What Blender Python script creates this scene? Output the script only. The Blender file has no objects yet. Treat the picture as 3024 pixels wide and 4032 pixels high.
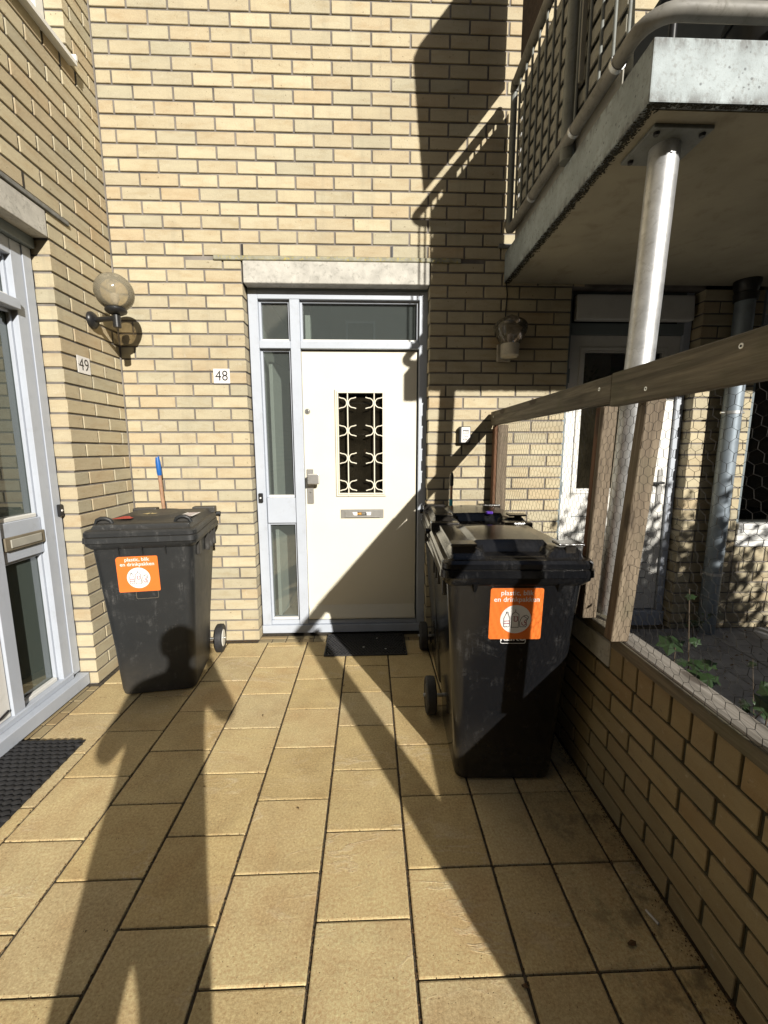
import bpy, bmesh, math, random
from mathutils import Vector, Matrix, Euler
random.seed(7)
S = bpy.context.scene
COL = S.collection
R = math.radians
# ------------------------------------------------------------------ camera, sky, sun, exposure
CAMH = 1.4449
cam_d = bpy.data.cameras.new('camera'); cam = bpy.data.objects.new('camera', cam_d); COL.objects.link(cam)
cam_d.sensor_fit = 'VERTICAL'; cam_d.sensor_height = 36.0; cam_d.lens = 36.0 * 1628.8 / 4032
cam_d.clip_start = 0.01; cam_d.clip_end = 600
PITCH, YAW, ROLL = .1498, .0344, .0017
cp, sp, cy_, sy_ = math.cos(PITCH), math.sin(PITCH), math.cos(YAW), math.sin(YAW)
fw = Vector((sy_*cp, cy_*cp, -sp)); rt = Vector((cy_, -sy_, 0)); dn = fw.cross(rt)
rt2 = math.cos(ROLL)*rt + math.sin(ROLL)*dn; dn2 = -math.sin(ROLL)*rt + math.cos(ROLL)*dn
mw = Matrix.Identity(4)
for i in range(3):
    mw[i][0] = rt2[i]; mw[i][1] = -dn2[i]; mw[i][2] = -fw[i]
mw[0][3], mw[1][3], mw[2][3] = 0, 0, CAMH
cam.matrix_world = mw
S.camera = cam
SUN = Vector((-.42, 1.0, -.48)).normalized()        # the way the light travels
world = bpy.data.worlds.new('World'); S.world = world; world.use_nodes = True
wn = world.node_tree; wn.nodes.clear()
wo = wn.nodes.new('ShaderNodeOutputWorld'); wb = wn.nodes.new('ShaderNodeBackground'); ws = wn.nodes.new('ShaderNodeTexSky')
ws.sky_type = 'NISHITA'; ws.sun_disc = False
ws.sun_elevation = math.asin(-SUN.z); ws.sun_rotation = math.atan2(-SUN.x, -SUN.y)
ws.air_density = 1.0; ws.dust_density = 1.0; ws.ozone_density = 1.0
wb.inputs['Strength'].default_value = .05
wn.links.new(ws.outputs[0], wb.inputs[0]); wn.links.new(wb.outputs[0], wo.inputs[0])
sl = bpy.data.lights.new('sun', 'SUN'); sl.energy = 5.0; sl.angle = R(.6); sl.color = (1.0, .95, .86)
so = bpy.data.objects.new('sun', sl); COL.objects.link(so); so.rotation_euler = SUN.to_track_quat('-Z', 'Y').to_euler()
so.location = (3, -8, 8)
S.view_settings.view_transform = 'Standard'; S.view_settings.look = 'None'
S.view_settings.exposure = 0.3; S.view_settings.gamma = 1.0; S.view_settings.use_curve_mapping = False
S.cycles.max_bounces = 6; S.cycles.diffuse_bounces = 1; S.cycles.transparent_max_bounces = 12
S.cycles.caustics_reflective = False; S.cycles.caustics_refractive = False

def proj(p):
    d = Vector(p) - Vector((0, 0, CAMH)); z = d.dot(fw)
    if z < .05: return None
    return (d.dot(rt2)/z*1628.8 + 1512, d.dot(dn2)/z*1628.8 + 2016, z)

# ------------------------------------------------------------------ materials
def srgb(*c): return tuple((x/255/12.92 if x/255 <= .04045 else ((x/255+.055)/1.055)**2.4) for x in c)
class NT:
    def __init__(s, name):
        s.m = bpy.data.materials.new(name); s.m.use_nodes = True; s.t = s.m.node_tree; s.n = s.t.nodes
        s.b = s.n['Principled BSDF']
    def new(s, t, **k):
        n = s.n.new(t)
        for a, v in k.items(): setattr(n, a, v)
        return n
    def link(s, a, b): s.t.links.new(a, b)
    def val(s, sock, v):
        if hasattr(v, 'is_linked') or hasattr(v, 'links'): s.link(v, sock)
        else: sock.default_value = v
    def math(s, op, a, b=0.0, c=None, clamp=False):
        n = s.new('ShaderNodeMath', operation=op, use_clamp=clamp); s.val(n.inputs[0], a); s.val(n.inputs[1], b)
        if c is not None: s.val(n.inputs[2], c)
        return n.outputs[0]
    def pos(s, world=False):
        return s.new('ShaderNodeNewGeometry').outputs['Position'] if world else s.new('ShaderNodeTexCoord').outputs['Object']
    def rnd(s):
        a = s.new('ShaderNodeObjectInfo').outputs['Random']; b = s.new('ShaderNodeNewGeometry').outputs['Random Per Island']
        return s.math('FRACT', s.math('ADD', a, b))
    def scale(s, v, sc, off=None):
        n = s.new('ShaderNodeMapping'); s.link(v, n.inputs[0]); n.inputs['Scale'].default_value = sc
        if off is not None:
            c = s.new('ShaderNodeCombineXYZ')
            for i in range(3): s.link(s.math('MULTIPLY', off, 37.0+i*11), c.inputs[i])
            s.link(c.outputs[0], n.inputs['Location'])
        return n.outputs[0]
    def noise(s, v, scale, detail=3, rough=.55, dist=0.0):
        n = s.new('ShaderNodeTexNoise'); s.link(v, n.inputs['Vector']); n.inputs['Scale'].default_value = scale
        n.inputs['Detail'].default_value = detail; n.inputs['Roughness'].default_value = rough; n.inputs['Distortion'].default_value = dist
        return n.outputs['Fac']
    def ramp(s, f, stops, interp='LINEAR'):
        n = s.new('ShaderNodeValToRGB'); n.color_ramp.interpolation = interp; e = n.color_ramp.elements
        while len(e) < len(stops): e.new(.5)
        for el, (p, c) in zip(e, stops): el.position = p; el.color = (*c, 1) if len(c) == 3 else c
        s.link(f, n.inputs[0]); return n.outputs[0]
    def mix(s, f, a, b, mode='MIX'):
        n = s.new('ShaderNodeMix', data_type='RGBA', blend_type=mode); s.val(n.inputs[0], f)
        for sock, v in ((n.inputs[6], a), (n.inputs[7], b)):
            if isinstance(v, tuple): sock.default_value = (*v, 1) if len(v) == 3 else v
            else: s.link(v, sock)
        return n.outputs[2]
    def bump(s, h, strength, dist=.01):
        n = s.new('ShaderNodeBump'); n.inputs['Strength'].default_value = strength; n.inputs['Distance'].default_value = dist
        s.link(h, n.inputs['Height']); s.link(n.outputs[0], s.b.inputs['Normal'])
def smooth01(nt, f, lo, hi):
    n = nt.new('ShaderNodeMapRange', interpolation_type='SMOOTHSTEP'); nt.link(f, n.inputs[0])
    n.inputs[1].default_value = lo; n.inputs[2].default_value = hi
    return n.outputs[0]

def basic(name, col, rough=.5, var=.1, scale=8, metal=0.0, bump=0.0, bscale=60, spec=.5, coat=0, dirt=None, dirtf=.3, world=False):
    nt = NT(name); v = nt.pos(world)
    f = nt.noise(v, scale, 4)
    dark = tuple(c*(1-var) for c in col); lite = tuple(min(1, c*(1+var)) for c in col)
    c = nt.ramp(f, [(.3, dark), (.7, lite)])
    if dirt:
        g = nt.noise(v, scale*2.7, 6, .7, .4)
        c = nt.mix(nt.math('MULTIPLY', smooth01(nt, g, .5, .72), dirtf), c, dirt)
        f2 = nt.math('ADD', nt.math('MULTIPLY', g, .25), rough-.1); nt.link(f2, nt.b.inputs['Roughness'])
    else: nt.b.inputs['Roughness'].default_value = rough
    nt.link(c, nt.b.inputs['Base Color'])
    nt.b.inputs['Metallic'].default_value = metal
    nt.b.inputs['Specular IOR Level'].default_value = spec
    nt.b.inputs['Coat Weight'].default_value = coat
    if bump: nt.bump(nt.noise(v, bscale, 4, .6), bump, .004)
    return nt.m

def brick_mat(name, shift=(1, 1, 1), dirt=.25):
    nt = NT(name); w = nt.pos(True); r = nt.rnd()
    def c(x): return tuple(a*b for a, b in zip(x, shift))
    col = nt.ramp(r, [(0, c((.53, .455, .305))), (.22, c((.60, .53, .365))), (.4, c((.49, .44, .315))), (.55, c((.54, .46, .305))),
                      (.7, c((.475, .435, .315))), (.85, c((.54, .44, .285))), (1, c((.525, .46, .32)))])
    v = nt.scale(w, (1, 1, 1), r)
    m = nt.noise(nt.scale(v, (7, 7, 22)), 1.0, 4, .6)
    col = nt.mix(.55, col, nt.ramp(m, [(.28, (.40, .36, .31)), (.5, (.5, .5, .5)), (.75, (.58, .575, .56))]), 'OVERLAY')
    g = nt.noise(w, 420, 2, .7)
    col = nt.mix(.30, col, nt.ramp(g, [(.3, (.33, .3, .27)), (.7, (.66, .66, .66))]), 'OVERLAY')
    sp = nt.noise(v, 55, 2, .5)
    col = nt.mix(nt.math('MULTIPLY', smooth01(nt, sp, .70, .76), .55), col, (.16, .12, .08))
    big = nt.noise(w, 1.1, 4, .6)
    col = nt.mix(nt.math('MULTIPLY', smooth01(nt, big, .45, .75), dirt), col, (.24, .21, .16))
    streak = nt.noise(nt.scale(w, (9, 9, .8)), 1, 5, .65)
    col = nt.mix(nt.math('MULTIPLY', smooth01(nt, streak, .54, .74), .28), col, (.30, .27, .20))
    sm = nt.noise(w, 24, 5, .7)
    col = nt.mix(nt.math('MULTIPLY', smooth01(nt, sm, .60, .72), .35), col, (.62, .57, .46))
    nt.link(col, nt.b.inputs['Base Color']); nt.b.inputs['Roughness'].default_value = .85
    nt.b.inputs['Specular IOR Level'].default_value = .25
    h = nt.math('ADD', nt.math('MULTIPLY', g, .5), nt.math('MULTIPLY', nt.noise(v, 90, 3), .6))
    nt.bump(h, .8, .0035)
    return nt.m

def tile_mat():
    nt = NT('sandstone_tile'); w = nt.pos(True); r = nt.rnd()
    col = nt.ramp(r, [(0, (.54, .41, .205)), (.2, (.60, .465, .25)), (.4, (.51, .385, .19)), (.6, (.58, .435, .215)), (.8, (.55, .435, .245)), (1, (.61, .46, .235))])
    v = nt.scale(w, (1, 1, 1), r)
    cloud = nt.noise(v, 5, 4, .6, .6)
    col = nt.mix(.4, col, nt.ramp(cloud, [(.3, (.33, .30, .26)), (.5, (.5, .5, .5)), (.7, (.66, .66, .66))]), 'OVERLAY')
    # wavy raised veins, some tiles more than others
    vv = nt.scale(v, (1.2, 3.4, 1)); f = nt.noise(vv, 2.1, 5, .6, .7)
    ridge = nt.math('ABSOLUTE', nt.math('SUBTRACT', f, .5))
    vein = nt.math('SUBTRACT', 1.0, smooth01(nt, ridge, 0.0, .03))
    amt = nt.math('MULTIPLY', smooth01(nt, nt.noise(v, 4.0, 2), .46, .70), .42)
    col = nt.mix(nt.math('MULTIPLY', vein, amt), col, (.66, .55, .38))
    g = nt.noise(w, 115, 6, .85)
    col = nt.mix(.8, col, nt.ramp(g, [(.30, (.25, .21, .16)), (.5, (.5, .5, .5)), (.70, (.80, .80, .80))]), 'OVERLAY')
    vo = nt.new('ShaderNodeTexVoronoi'); nt.link(w, vo.inputs['Vector']); vo.inputs['Scale'].default_value = 120
    pit = nt.math('SUBTRACT', 1.0, smooth01(nt, vo.outputs['Distance'], .08, .22))
    sel = nt.math('GREATER_THAN', nt.noise(w, 60, 1), .60)
    pit = nt.math('MULTIPLY', pit, sel)
    col = nt.mix(nt.math('MULTIPLY', pit, .75), col, (.17, .11, .05))
    vo2 = nt.new('ShaderNodeTexVoronoi'); nt.link(nt.scale(w, (1.3, 1, 1)), vo2.inputs['Vector']); vo2.inputs['Scale'].default_value = 150
    fl = nt.math('MULTIPLY', nt.math('SUBTRACT', 1.0, smooth01(nt, vo2.outputs['Distance'], .06, .2)), nt.math('GREATER_THAN', nt.noise(w, 40, 1), .62))
    col = nt.mix(nt.math('MULTIPLY', fl, .6), col, (.80, .70, .50))
    # algae and grime by the low wall on the right and in patches
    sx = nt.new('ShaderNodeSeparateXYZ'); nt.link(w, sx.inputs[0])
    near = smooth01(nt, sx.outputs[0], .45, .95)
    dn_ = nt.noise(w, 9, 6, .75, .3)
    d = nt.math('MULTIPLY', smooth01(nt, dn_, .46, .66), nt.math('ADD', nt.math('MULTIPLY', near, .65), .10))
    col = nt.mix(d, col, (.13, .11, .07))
    hl = nt.math('MULTIPLY', smooth01(nt, nt.noise(w, 3.1, 5, .7), .58, .75), .35)
    col = nt.mix(hl, col, (.55, .47, .36))
    nt.link(col, nt.b.inputs['Base Color'])
    nt.b.inputs['Roughness'].default_value = .82; nt.b.inputs['Specular IOR Level'].default_value = .3
    h = nt.math('ADD', nt.math('MULTIPLY', nt.math('MULTIPLY', vein, amt), .5), nt.math('ADD', nt.math('MULTIPLY', g, .45), nt.math('MULTIPLY', cloud, .8)))
    nt.bump(nt.math('SUBTRACT', h, nt.math('MULTIPLY', pit, .8)), .8, .004)
    return nt.m

def wood_mat(name, c1, c2, axis=1, rough=.8, green=.25):
    nt = NT(name); v = nt.pos(); r = nt.rnd()
    v = nt.scale(v, (1, 1, 1), r)
    sc = [38, 38, 38]; sc[axis] = 2.2
    g = nt.noise(nt.scale(v, tuple(sc)), 1, 5, .65, .6)
    col = nt.ramp(g, [(.25, c1), (.5, tuple((a+b)/2 for a, b in zip(c1, c2))), (.72, c2)])
    sc2 = [120, 120, 120]; sc2[axis] = 5
    f = nt.noise(nt.scale(v, tuple(sc2)), 1, 3, .6)
    col = nt.mix(.5, col, nt.ramp(f, [(.3, (.3, .28, .25)), (.7, (.66, .66, .66))]), 'OVERLAY')
    st = nt.noise(v, 6, 4, .6)
    col = nt.mix(nt.math('MULTIPLY', smooth01(nt, st, .5, .7), green), col, (.10, .10, .055))
    k = nt.new('ShaderNodeTexVoronoi'); ks = [9, 9, 9]; ks[axis] = 3.0
    nt.link(nt.scale(v, tuple(ks)), k.inputs['Vector']); k.inputs['Scale'].default_value = 1
    kn = nt.math('SUBTRACT', 1.0, smooth01(nt, k.outputs['Distance'], .10, .20))
    col = nt.mix(nt.math('MULTIPLY', kn, .75), col, (.035, .022, .012))
    nt.link(col, nt.b.inputs['Base Color']); nt.b.inputs['Roughness'].default_value = rough
    nt.bump(nt.math('ADD', f, g), .5, .003)
    return nt.m

def glass_mat(name, tint=(.55, .6, .58), refl=1.0, milk=0.0, milkcol=(.3, .34, .31)):
    nt = NT(name); nt.n.remove(nt.b); out = nt.n['Material Output']
    tr = nt.new('ShaderNodeBsdfTransparent'); tr.inputs[0].default_value = (*tint, 1)
    gl = nt.new('ShaderNodeBsdfGlossy'); gl.inputs['Roughness'].default_value = .01; gl.inputs[0].default_value = (.95, .97, 1, 1)
    fr = nt.new('ShaderNodeFresnel'); fr.inputs[0].default_value = 1.52
    f = nt.math('MULTIPLY', fr.outputs[0], refl*1.9, clamp=True)
    base = tr.outputs[0]
    if milk:
        df = nt.new('ShaderNodeBsdfDiffuse'); df.inputs[0].default_value = (*milkcol, 1)
        m0 = nt.new('ShaderNodeMixShader'); m0.inputs[0].default_value = milk; nt.link(base, m0.inputs[1]); nt.link(df.outputs[0], m0.inputs[2]); base = m0.outputs[0]
    mx = nt.new('ShaderNodeMixShader'); nt.link(f, mx.inputs[0]); nt.link(base, mx.inputs[1]); nt.link(gl.outputs[0], mx.inputs[2])
    nt.link(mx.outputs[0], out.inputs[0]); return nt.m

def plastic_bin(name, col, rough, scuff, dust=.45):
    nt = NT(name); v = nt.pos()
    s1 = nt.noise(v, 7, 6, .7, .5); s2 = nt.noise(nt.scale(v, (60, 60, 6)), 1, 4, .6, .4)
    f = nt.math('MULTIPLY', nt.math('MULTIPLY', smooth01(nt, s1, .48, .72), smooth01(nt, s2, .45, .7)), scuff)
    c = nt.mix(f, col, (.16, .155, .15))
    sc = nt.noise(nt.scale(v, (16, 16, 70)), 1, 3, .6, 1.5)
    scr = nt.math('MULTIPLY', nt.math('SUBTRACT', 1.0, smooth01(nt, nt.math('ABSOLUTE', nt.math('SUBTRACT', sc, .5)), 0, .006)), smooth01(nt, s1, .5, .64))
    c = nt.mix(nt.math('MULTIPLY', scr, scuff*.8), c, (.3, .3, .29))
    # settled dust on upward faces and splashes low down
    sx = nt.new('ShaderNodeSeparateXYZ'); nt.link(v, sx.inputs[0])
    low = nt.math('SUBTRACT', 1.0, smooth01(nt, sx.outputs[2], .0, .35))
    c = nt.mix(nt.math('MULTIPLY', nt.math('MULTIPLY', low, nt.noise(v, 18, 5, .7)), .35), c, (.13, .11, .085))
    nn = nt.new('ShaderNodeSeparateXYZ'); nt.link(nt.new('ShaderNodeNewGeometry').outputs['Normal'], nn.inputs[0])
    up = nt.math('MULTIPLY', smooth01(nt, nn.outputs[2], .3, .95), nt.math('MULTIPLY', nt.noise(v, 11, 5, .65), dust))
    c = nt.mix(up, c, (.16, .135, .10))
    nt.link(c, nt.b.inputs['Base Color'])
    nt.link(nt.math('ADD', nt.math('MULTIPLY', nt.noise(v, 14, 5, .7), .22), nt.math('ADD', nt.math('MULTIPLY', f, .3), rough-.1)), nt.b.inputs['Roughness'])
    nt.bump(nt.math('ADD', nt.noise(v, 240, 2), nt.math('MULTIPLY', s1, 2.5)), .14, .002)
    return nt.m

MAT = dict(
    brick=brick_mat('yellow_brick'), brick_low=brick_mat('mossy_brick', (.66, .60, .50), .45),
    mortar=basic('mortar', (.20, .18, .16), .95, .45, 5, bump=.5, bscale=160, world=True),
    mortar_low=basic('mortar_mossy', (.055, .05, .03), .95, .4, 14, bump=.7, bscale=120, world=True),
    tile=tile_mat(), joint=basic('joint_sand', (.085, .068, .048), .95, .5, 60, bump=.8, bscale=300, dirt=(.05, .055, .025), dirtf=.6, world=True),
    concrete=basic('concrete_lintel', (.52, .50, .45), .9, .18, 12, bump=.4, bscale=150, dirt=(.26, .25, .22), dirtf=.75),
    slab=None,
    soffit=basic('soffit', (.37, .335, .25), .9, .12, 3, bump=.5, bscale=22, dirt=(.24, .21, .15), dirtf=.55),
    moss=basic('black_moss', (.03, .028, .018), .98, .5, 60, bump=1, bscale=200),
    frame=basic('greyblue_paint', (.50, .54, .61), .38, .04, 5, bump=.04, bscale=90, dirt=(.36, .38, .41), dirtf=.35),
    frame_dark=basic('slate_paint', (.20, .235, .25), .4, .06, 5),
    door=basic('cream_paint', (.83, .785, .645), .35, .02, 4, bump=.03, bscale=200),
    cream=basic('aged_cream_plastic', (.55, .50, .40), .5, .1, 20, dirt=(.25, .22, .17), dirtf=.5), white=basic('white_paint', (.80, .79, .75), .4, .03, 5, dirt=(.55, .54, .5), dirtf=.3),
    whitegloss=basic('white_enamel', (.85, .85, .83), .2, .01, 5),
    alu=basic('brushed_aluminium', (.55, .54, .52), .38, .06, 30, metal=.85, bump=.05),
    galv=basic('galvanised_steel', (.60, .61, .62), .42, .2, 16, metal=.7, bump=.1, bscale=40, dirt=(.30, .29, .27), dirtf=.5),
    rail=basic('grey_green_rail', (.20, .21, .195), .5, .15, 12, dirt=(.10, .095, .07), dirtf=.5),
    railtube=basic('weathered_tube', (.23, .22, .195), .55, .2, 12, dirt=(.12, .11, .085), dirtf=.7),
    zinc=basic('zinc_downpipe', (.27, .32, .37), .45, .15, 9, metal=.4, dirt=(.45, .48, .5), dirtf=.3),
    wood=wood_mat('grey_wood', (.055, .047, .034), (.24, .21, .155), 1, green=.45), woodv=wood_mat('post_wood', (.085, .062, .042), (.27, .215, .15), 2, green=.3),
    woodred=wood_mat('brown_post_wood', (.06, .025, .012), (.21, .10, .048), 2, green=.1),
    woodlight=wood_mat('weathered_top_wood', (.10, .09, .075), (.40, .37, .33), 1, green=.1),
    stick=basic('broom_stick_wood', (.38, .22, .13), .6, .25, 30),
    blue=basic('blue_plastic', (.015, .12, .42), .35, .03), cyan=basic('cyan_plastic', (.06, .42, .52), .4, .03),
    black=basic('black_plastic', (.018, .018, .019), .38, .15, 20, bump=.05), blackrub=basic('rubber', (.022, .022, .024), .6, .3, 30, bump=.3, bscale=150, dirt=(.07, .062, .05), dirtf=.4),
    tan=basic('bin_grime', (.2, .17, .12), .7, .2), grimyglobe=None,
    binold=plastic_bin('old_bin_plastic', (.015, .0165, .018), .48, .75, .25), binnew=plastic_bin('glossy_bin_plastic', (.007, .0075, .009), .12, .35, .12),
    orange=basic('orange_sticker', (.80, .19, .035), .35, .04, 8), stwhite=basic('sticker_white', (.82, .80, .78), .4, .02),
    ink=basic('ink_black', (.02, .018, .02), .4, .02), wine=basic('ink_wine', (.28, .02, .05), .4, .02), red=basic('sticker_red', (.55, .05, .04), .4, .03),
    gold=basic('sticker_gold', (.70, .55, .25), .4, .03), orangetxt=basic('sticker_amber', (.85, .42, .08), .4, .03),
    purple=basic('purple_plastic', (.12, .05, .45), .4, .05),
    flash=basic('lead_flashing', (.30, .29, .22), .7, .25, 25, bump=.5, bscale=90, dirt=(.52, .42, .06), dirtf=1.0),
    flash_grey=basic('lead_flashing_grey', (.20, .20, .19), .7, .25, 25, bump=.6, bscale=90),
    glass=glass_mat('clear_glass', (.80, .84, .82), 1.3, .10, (.42, .47, .46)), glass49=glass_mat('cloudy_glass', (.5, .54, .5), 1.3, .5, (.17, .21, .185)),  # clear_glass milk: grey diffuse standing in for brighter reflections
    glassdark=glass_mat('dark_glass', (.50, .49, .46), .9),
    interior=basic('hall_plaster', (.55, .54, .50), .9, .05), intfloor=basic('hall_floor', (.22, .20, .16), .5, .3, 9),
    dark=basic('dark_interior', (.03, .032, .03), .9, .1), cloth=basic('brown_cloth', (.065, .045, .035), .95, .3, 40, bump=.6, bscale=90),
    screen=basic('balcony_screen', (.40, .385, .33), .85, .12, 12, bump=.3, bscale=80),
    wire=basic('wire', (.022, .020, .018), .8, .3, 40), leaf=None, farbrick=basic('far_brick', (.33, .27, .19), .9, .2, 1.5, world=True), soil=basic('neighbour_paving', (.25, .25, .26), .9, .25, 10, bump=.4, bscale=90, world=True),
    bark=basic('bark', (.10, .075, .05), .9, .3, 30, bump=.6), skin=basic('skin', (.45, .28, .2), .5, .05), jacket=basic('dark_jacket', (.04, .045, .06), .9, .2),
    trousers=basic('jeans', (.05, .07, .12), .9, .2), steel=basic('screw_steel', (.6, .6, .58), .3, .1, 30, metal=.9), phone=basic('phone', (.02, .02, .02), .2, .02),
    curtain=basic('door_curtain', (.30, .27, .22), .9, .45, 7), asphalt=basic('far_paving', (.13, .11, .09), .95, .2, 2, world=True), hairm=basic('hair', (.03, .02, .015), .7, .2),
    butt=basic('paper_white', (.75, .72, .66), .7, .1), dryleaf=basic('dry_leaf', (.10, .055, .02), .8, .4, 60), litter=basic('dry_leaf_red', (.28, .09, .03), .8, .3, 60),
)
def leafmat():
    nt = NT('leaf'); r = nt.rnd(); v = nt.pos()
    c = nt.ramp(r, [(0, (.022, .045, .012)), (.5, (.035, .07, .018)), (1, (.06, .10, .025))])
    nt.link(c, nt.b.inputs['Base Color']); nt.b.inputs['Roughness'].default_value = .45
    nt.b.inputs['Transmission Weight'].default_value = 0
    return nt.m
MAT['leaf'] = leafmat()
def slabmat():
    nt = NT('painted_concrete'); w = nt.pos(True)
    c = nt.ramp(nt.noise(w, 7, 5, .65), [(.3, (.32, .36, .37)), (.7, (.48, .54, .56))])
    c = nt.mix(nt.math('MULTIPLY', smooth01(nt, nt.noise(w, 60, 4, .7), .50, .68), .55), c, (.24, .24, .235))
    vo = nt.new('ShaderNodeTexVoronoi'); nt.link(w, vo.inputs['Vector']); vo.inputs['Scale'].default_value = 38
    spot = nt.math('MULTIPLY', nt.math('SUBTRACT', 1.0, smooth01(nt, vo.outputs['Distance'], .10, .22)), nt.math('GREATER_THAN', nt.noise(w, 17, 2), .5))
    c = nt.mix(nt.math('MULTIPLY', spot, .7), c, (.10, .105, .11))
    sx = nt.new('ShaderNodeSeparateXYZ'); nt.link(w, sx.inputs[0])
    edge = nt.math('ADD', nt.math('SUBTRACT', 1.0, smooth01(nt, sx.outputs[2], 2.578, 2.625)), smooth01(nt, sx.outputs[2], 2.705, 2.765), clamp=True)
    n2 = smooth01(nt, nt.noise(nt.scale(w, (26, 26, 9)), 1, 5, .7), .38, .62)
    c = nt.mix(nt.math('MULTIPLY', nt.math('MULTIPLY', edge, n2), .75), c, (.13, .125, .12))
    nt.link(c, nt.b.inputs['Base Color']); nt.b.inputs['Roughness'].default_value = .8
    nt.bump(nt.noise(w, 160, 4, .7), .4, .003); return nt.m
MAT['slab'] = slabmat()
def screenmat():
    nt = NT('translucent_screen'); nt.n.remove(nt.b); w = nt.pos(True)
    f = nt.noise(nt.scale(w, (40, 40, 300)), 1, 3)
    c = nt.ramp(f, [(.3, (.40, .385, .33)), (.7, (.52, .50, .44))])
    d = nt.new('ShaderNodeBsdfDiffuse'); t = nt.new('ShaderNodeBsdfTranslucent'); m = nt.new('ShaderNodeMixShader'); m.inputs[0].default_value = .38
    nt.link(c, d.inputs[0]); nt.link(c, t.inputs[0]); nt.link(d.outputs[0], m.inputs[1]); nt.link(t.outputs[0], m.inputs[2]); nt.link(m.outputs[0], nt.n['Material Output'].inputs[0]); return nt.m
MAT['trans'] = screenmat()
_l = leafmat(); MAT['creeper'] = _l; _l.node_tree.nodes['Color Ramp'].color_ramp.elements[2].color = (.03, .06, .02, 1); _l.node_tree.nodes['Color Ramp'].color_ramp.elements[1].color = (.022, .045, .015, 1)
def globemat(name, tint, spots, milk=.26):
    nt = NT(name); nt.n.remove(nt.b); out = nt.n['Material Output']; v = nt.pos()
    tr = nt.new('ShaderNodeBsdfTransparent')
    n1 = nt.noise(v, 16, 6, .7, .5); f = smooth01(nt, n1, .46, .66)
    nt.link(nt.mix(nt.math('MULTIPLY', f, spots), tint, tuple(c*.5 for c in tint)), tr.inputs[0])
    df = nt.new('ShaderNodeBsdfDiffuse'); df.inputs[0].default_value = (.62, .55, .40, 1)
    gl = nt.new('ShaderNodeBsdfGlossy'); gl.inputs['Roughness'].default_value = .08
    m0 = nt.new('ShaderNodeMixShader'); nt.link(nt.math('ADD', nt.math('MULTIPLY', f, .12), milk), m0.inputs[0]); nt.link(tr.outputs[0], m0.inputs[1]); nt.link(df.outputs[0], m0.inputs[2])
    fr = nt.new('ShaderNodeFresnel'); fr.inputs[0].default_value = 1.5
    mx = nt.new('ShaderNodeMixShader'); nt.link(fr.outputs[0], mx.inputs[0]); nt.link(m0.outputs[0], mx.inputs[1]); nt.link(gl.outputs[0], mx.inputs[2])
    nt.link(mx.outputs[0], out.inputs[0]); return nt.m
MAT['globe'] = globemat('smoked_globe', (.84, .77, .64), .9, .34); MAT['ribglass'] = globemat('ribbed_globe', (.72, .68, .68), .3, .16)

# ------------------------------------------------------------------ helpers
W0 = {}            # world position each parent stands for (things without rotation)
def worg(o): return W0.get(o.name, Vector((0, 0, 0))) if o is not None else Vector((0, 0, 0))
def tag(o, label=None, cat=None, group=None, kind=None):
    if label: o['label'] = label
    if cat: o['category'] = cat
    if group: o['group'] = group
    if kind: o['kind'] = kind
    return o
def thing(name, loc, label, cat, group=None, rot=None, local=False):
    o = bpy.data.objects.new(name, None); COL.objects.link(o); o.location = loc; o.empty_display_size = .05
    if rot: o.rotation_euler = rot
    W0[o.name] = Vector((0, 0, 0)) if local else Vector(loc)
    return tag(o, label, cat, group)
def link(name, me, loc=(0, 0, 0), parent=None, rot=None, mat=None):
    o = bpy.data.objects.new(name, me); COL.objects.link(o)
    if parent is not None: o.parent = parent
    o.location = Vector(loc) - worg(parent); W0[o.name] = Vector(loc)
    if rot: o.rotation_euler = rot
    if mat is not None and len(me.materials) == 0: me.materials.append(mat)
    return o
def from_bm(bm, name, mat, smooth=False):
    me = bpy.data.meshes.new(name); bm.to_mesh(me); bm.free()
    if mat: me.materials.append(mat)
    if smooth:
        for p in me.polygons: p.use_smooth = True
    return me
CACHE = {}
def boxme(dx, dy, dz, mat, bev=.002, seg=1):
    key = (round(dx, 4), round(dy, 4), round(dz, 4), mat, bev, seg)
    if key in CACHE: return CACHE[key]
    bm = bmesh.new(); bmesh.ops.create_cube(bm, size=1)
    for v in bm.verts: v.co = Vector((v.co.x*dx, v.co.y*dy, v.co.z*dz))
    if bev: bmesh.ops.bevel(bm, geom=bm.edges[:], offset=min(bev, dx*.4, dy*.4, dz*.4), segments=seg, affect='EDGES', profile=.6)
    me = from_bm(bm, 'box', MAT[mat]); CACHE[key] = me; return me
def box(name, a, b, mat, parent=None, bev=.002, rot=None, seg=1):
    a = Vector(a); b = Vector(b); d = b-a
    return link(name, boxme(abs(d.x), abs(d.y), abs(d.z), mat, bev, seg), (a+b)/2, parent, rot)
def meshobj(name, verts, faces, mat, parent=None, smooth=False, autos=None):
    me = bpy.data.meshes.new(name); me.from_pydata([tuple(v) for v in verts], [], faces); me.update()
    me.materials.append(MAT[mat])
    if smooth or autos:
        for p in me.polygons: p.use_smooth = True
        if autos: me.set_sharp_from_angle(angle=R(autos))
    o = link(name, me, (0, 0, 0), parent); return o
def frames(pts):
    T = []
    for i in range(len(pts)):
        a = pts[max(0, i-1)]; b = pts[min(len(pts)-1, i+1)]; T.append((b-a).normalized())
    n = T[0].orthogonal().normalized(); out = []
    for t in T:
        n = (n - t*n.dot(t)).normalized(); out.append((n, t.cross(n)))
    return out
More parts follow.
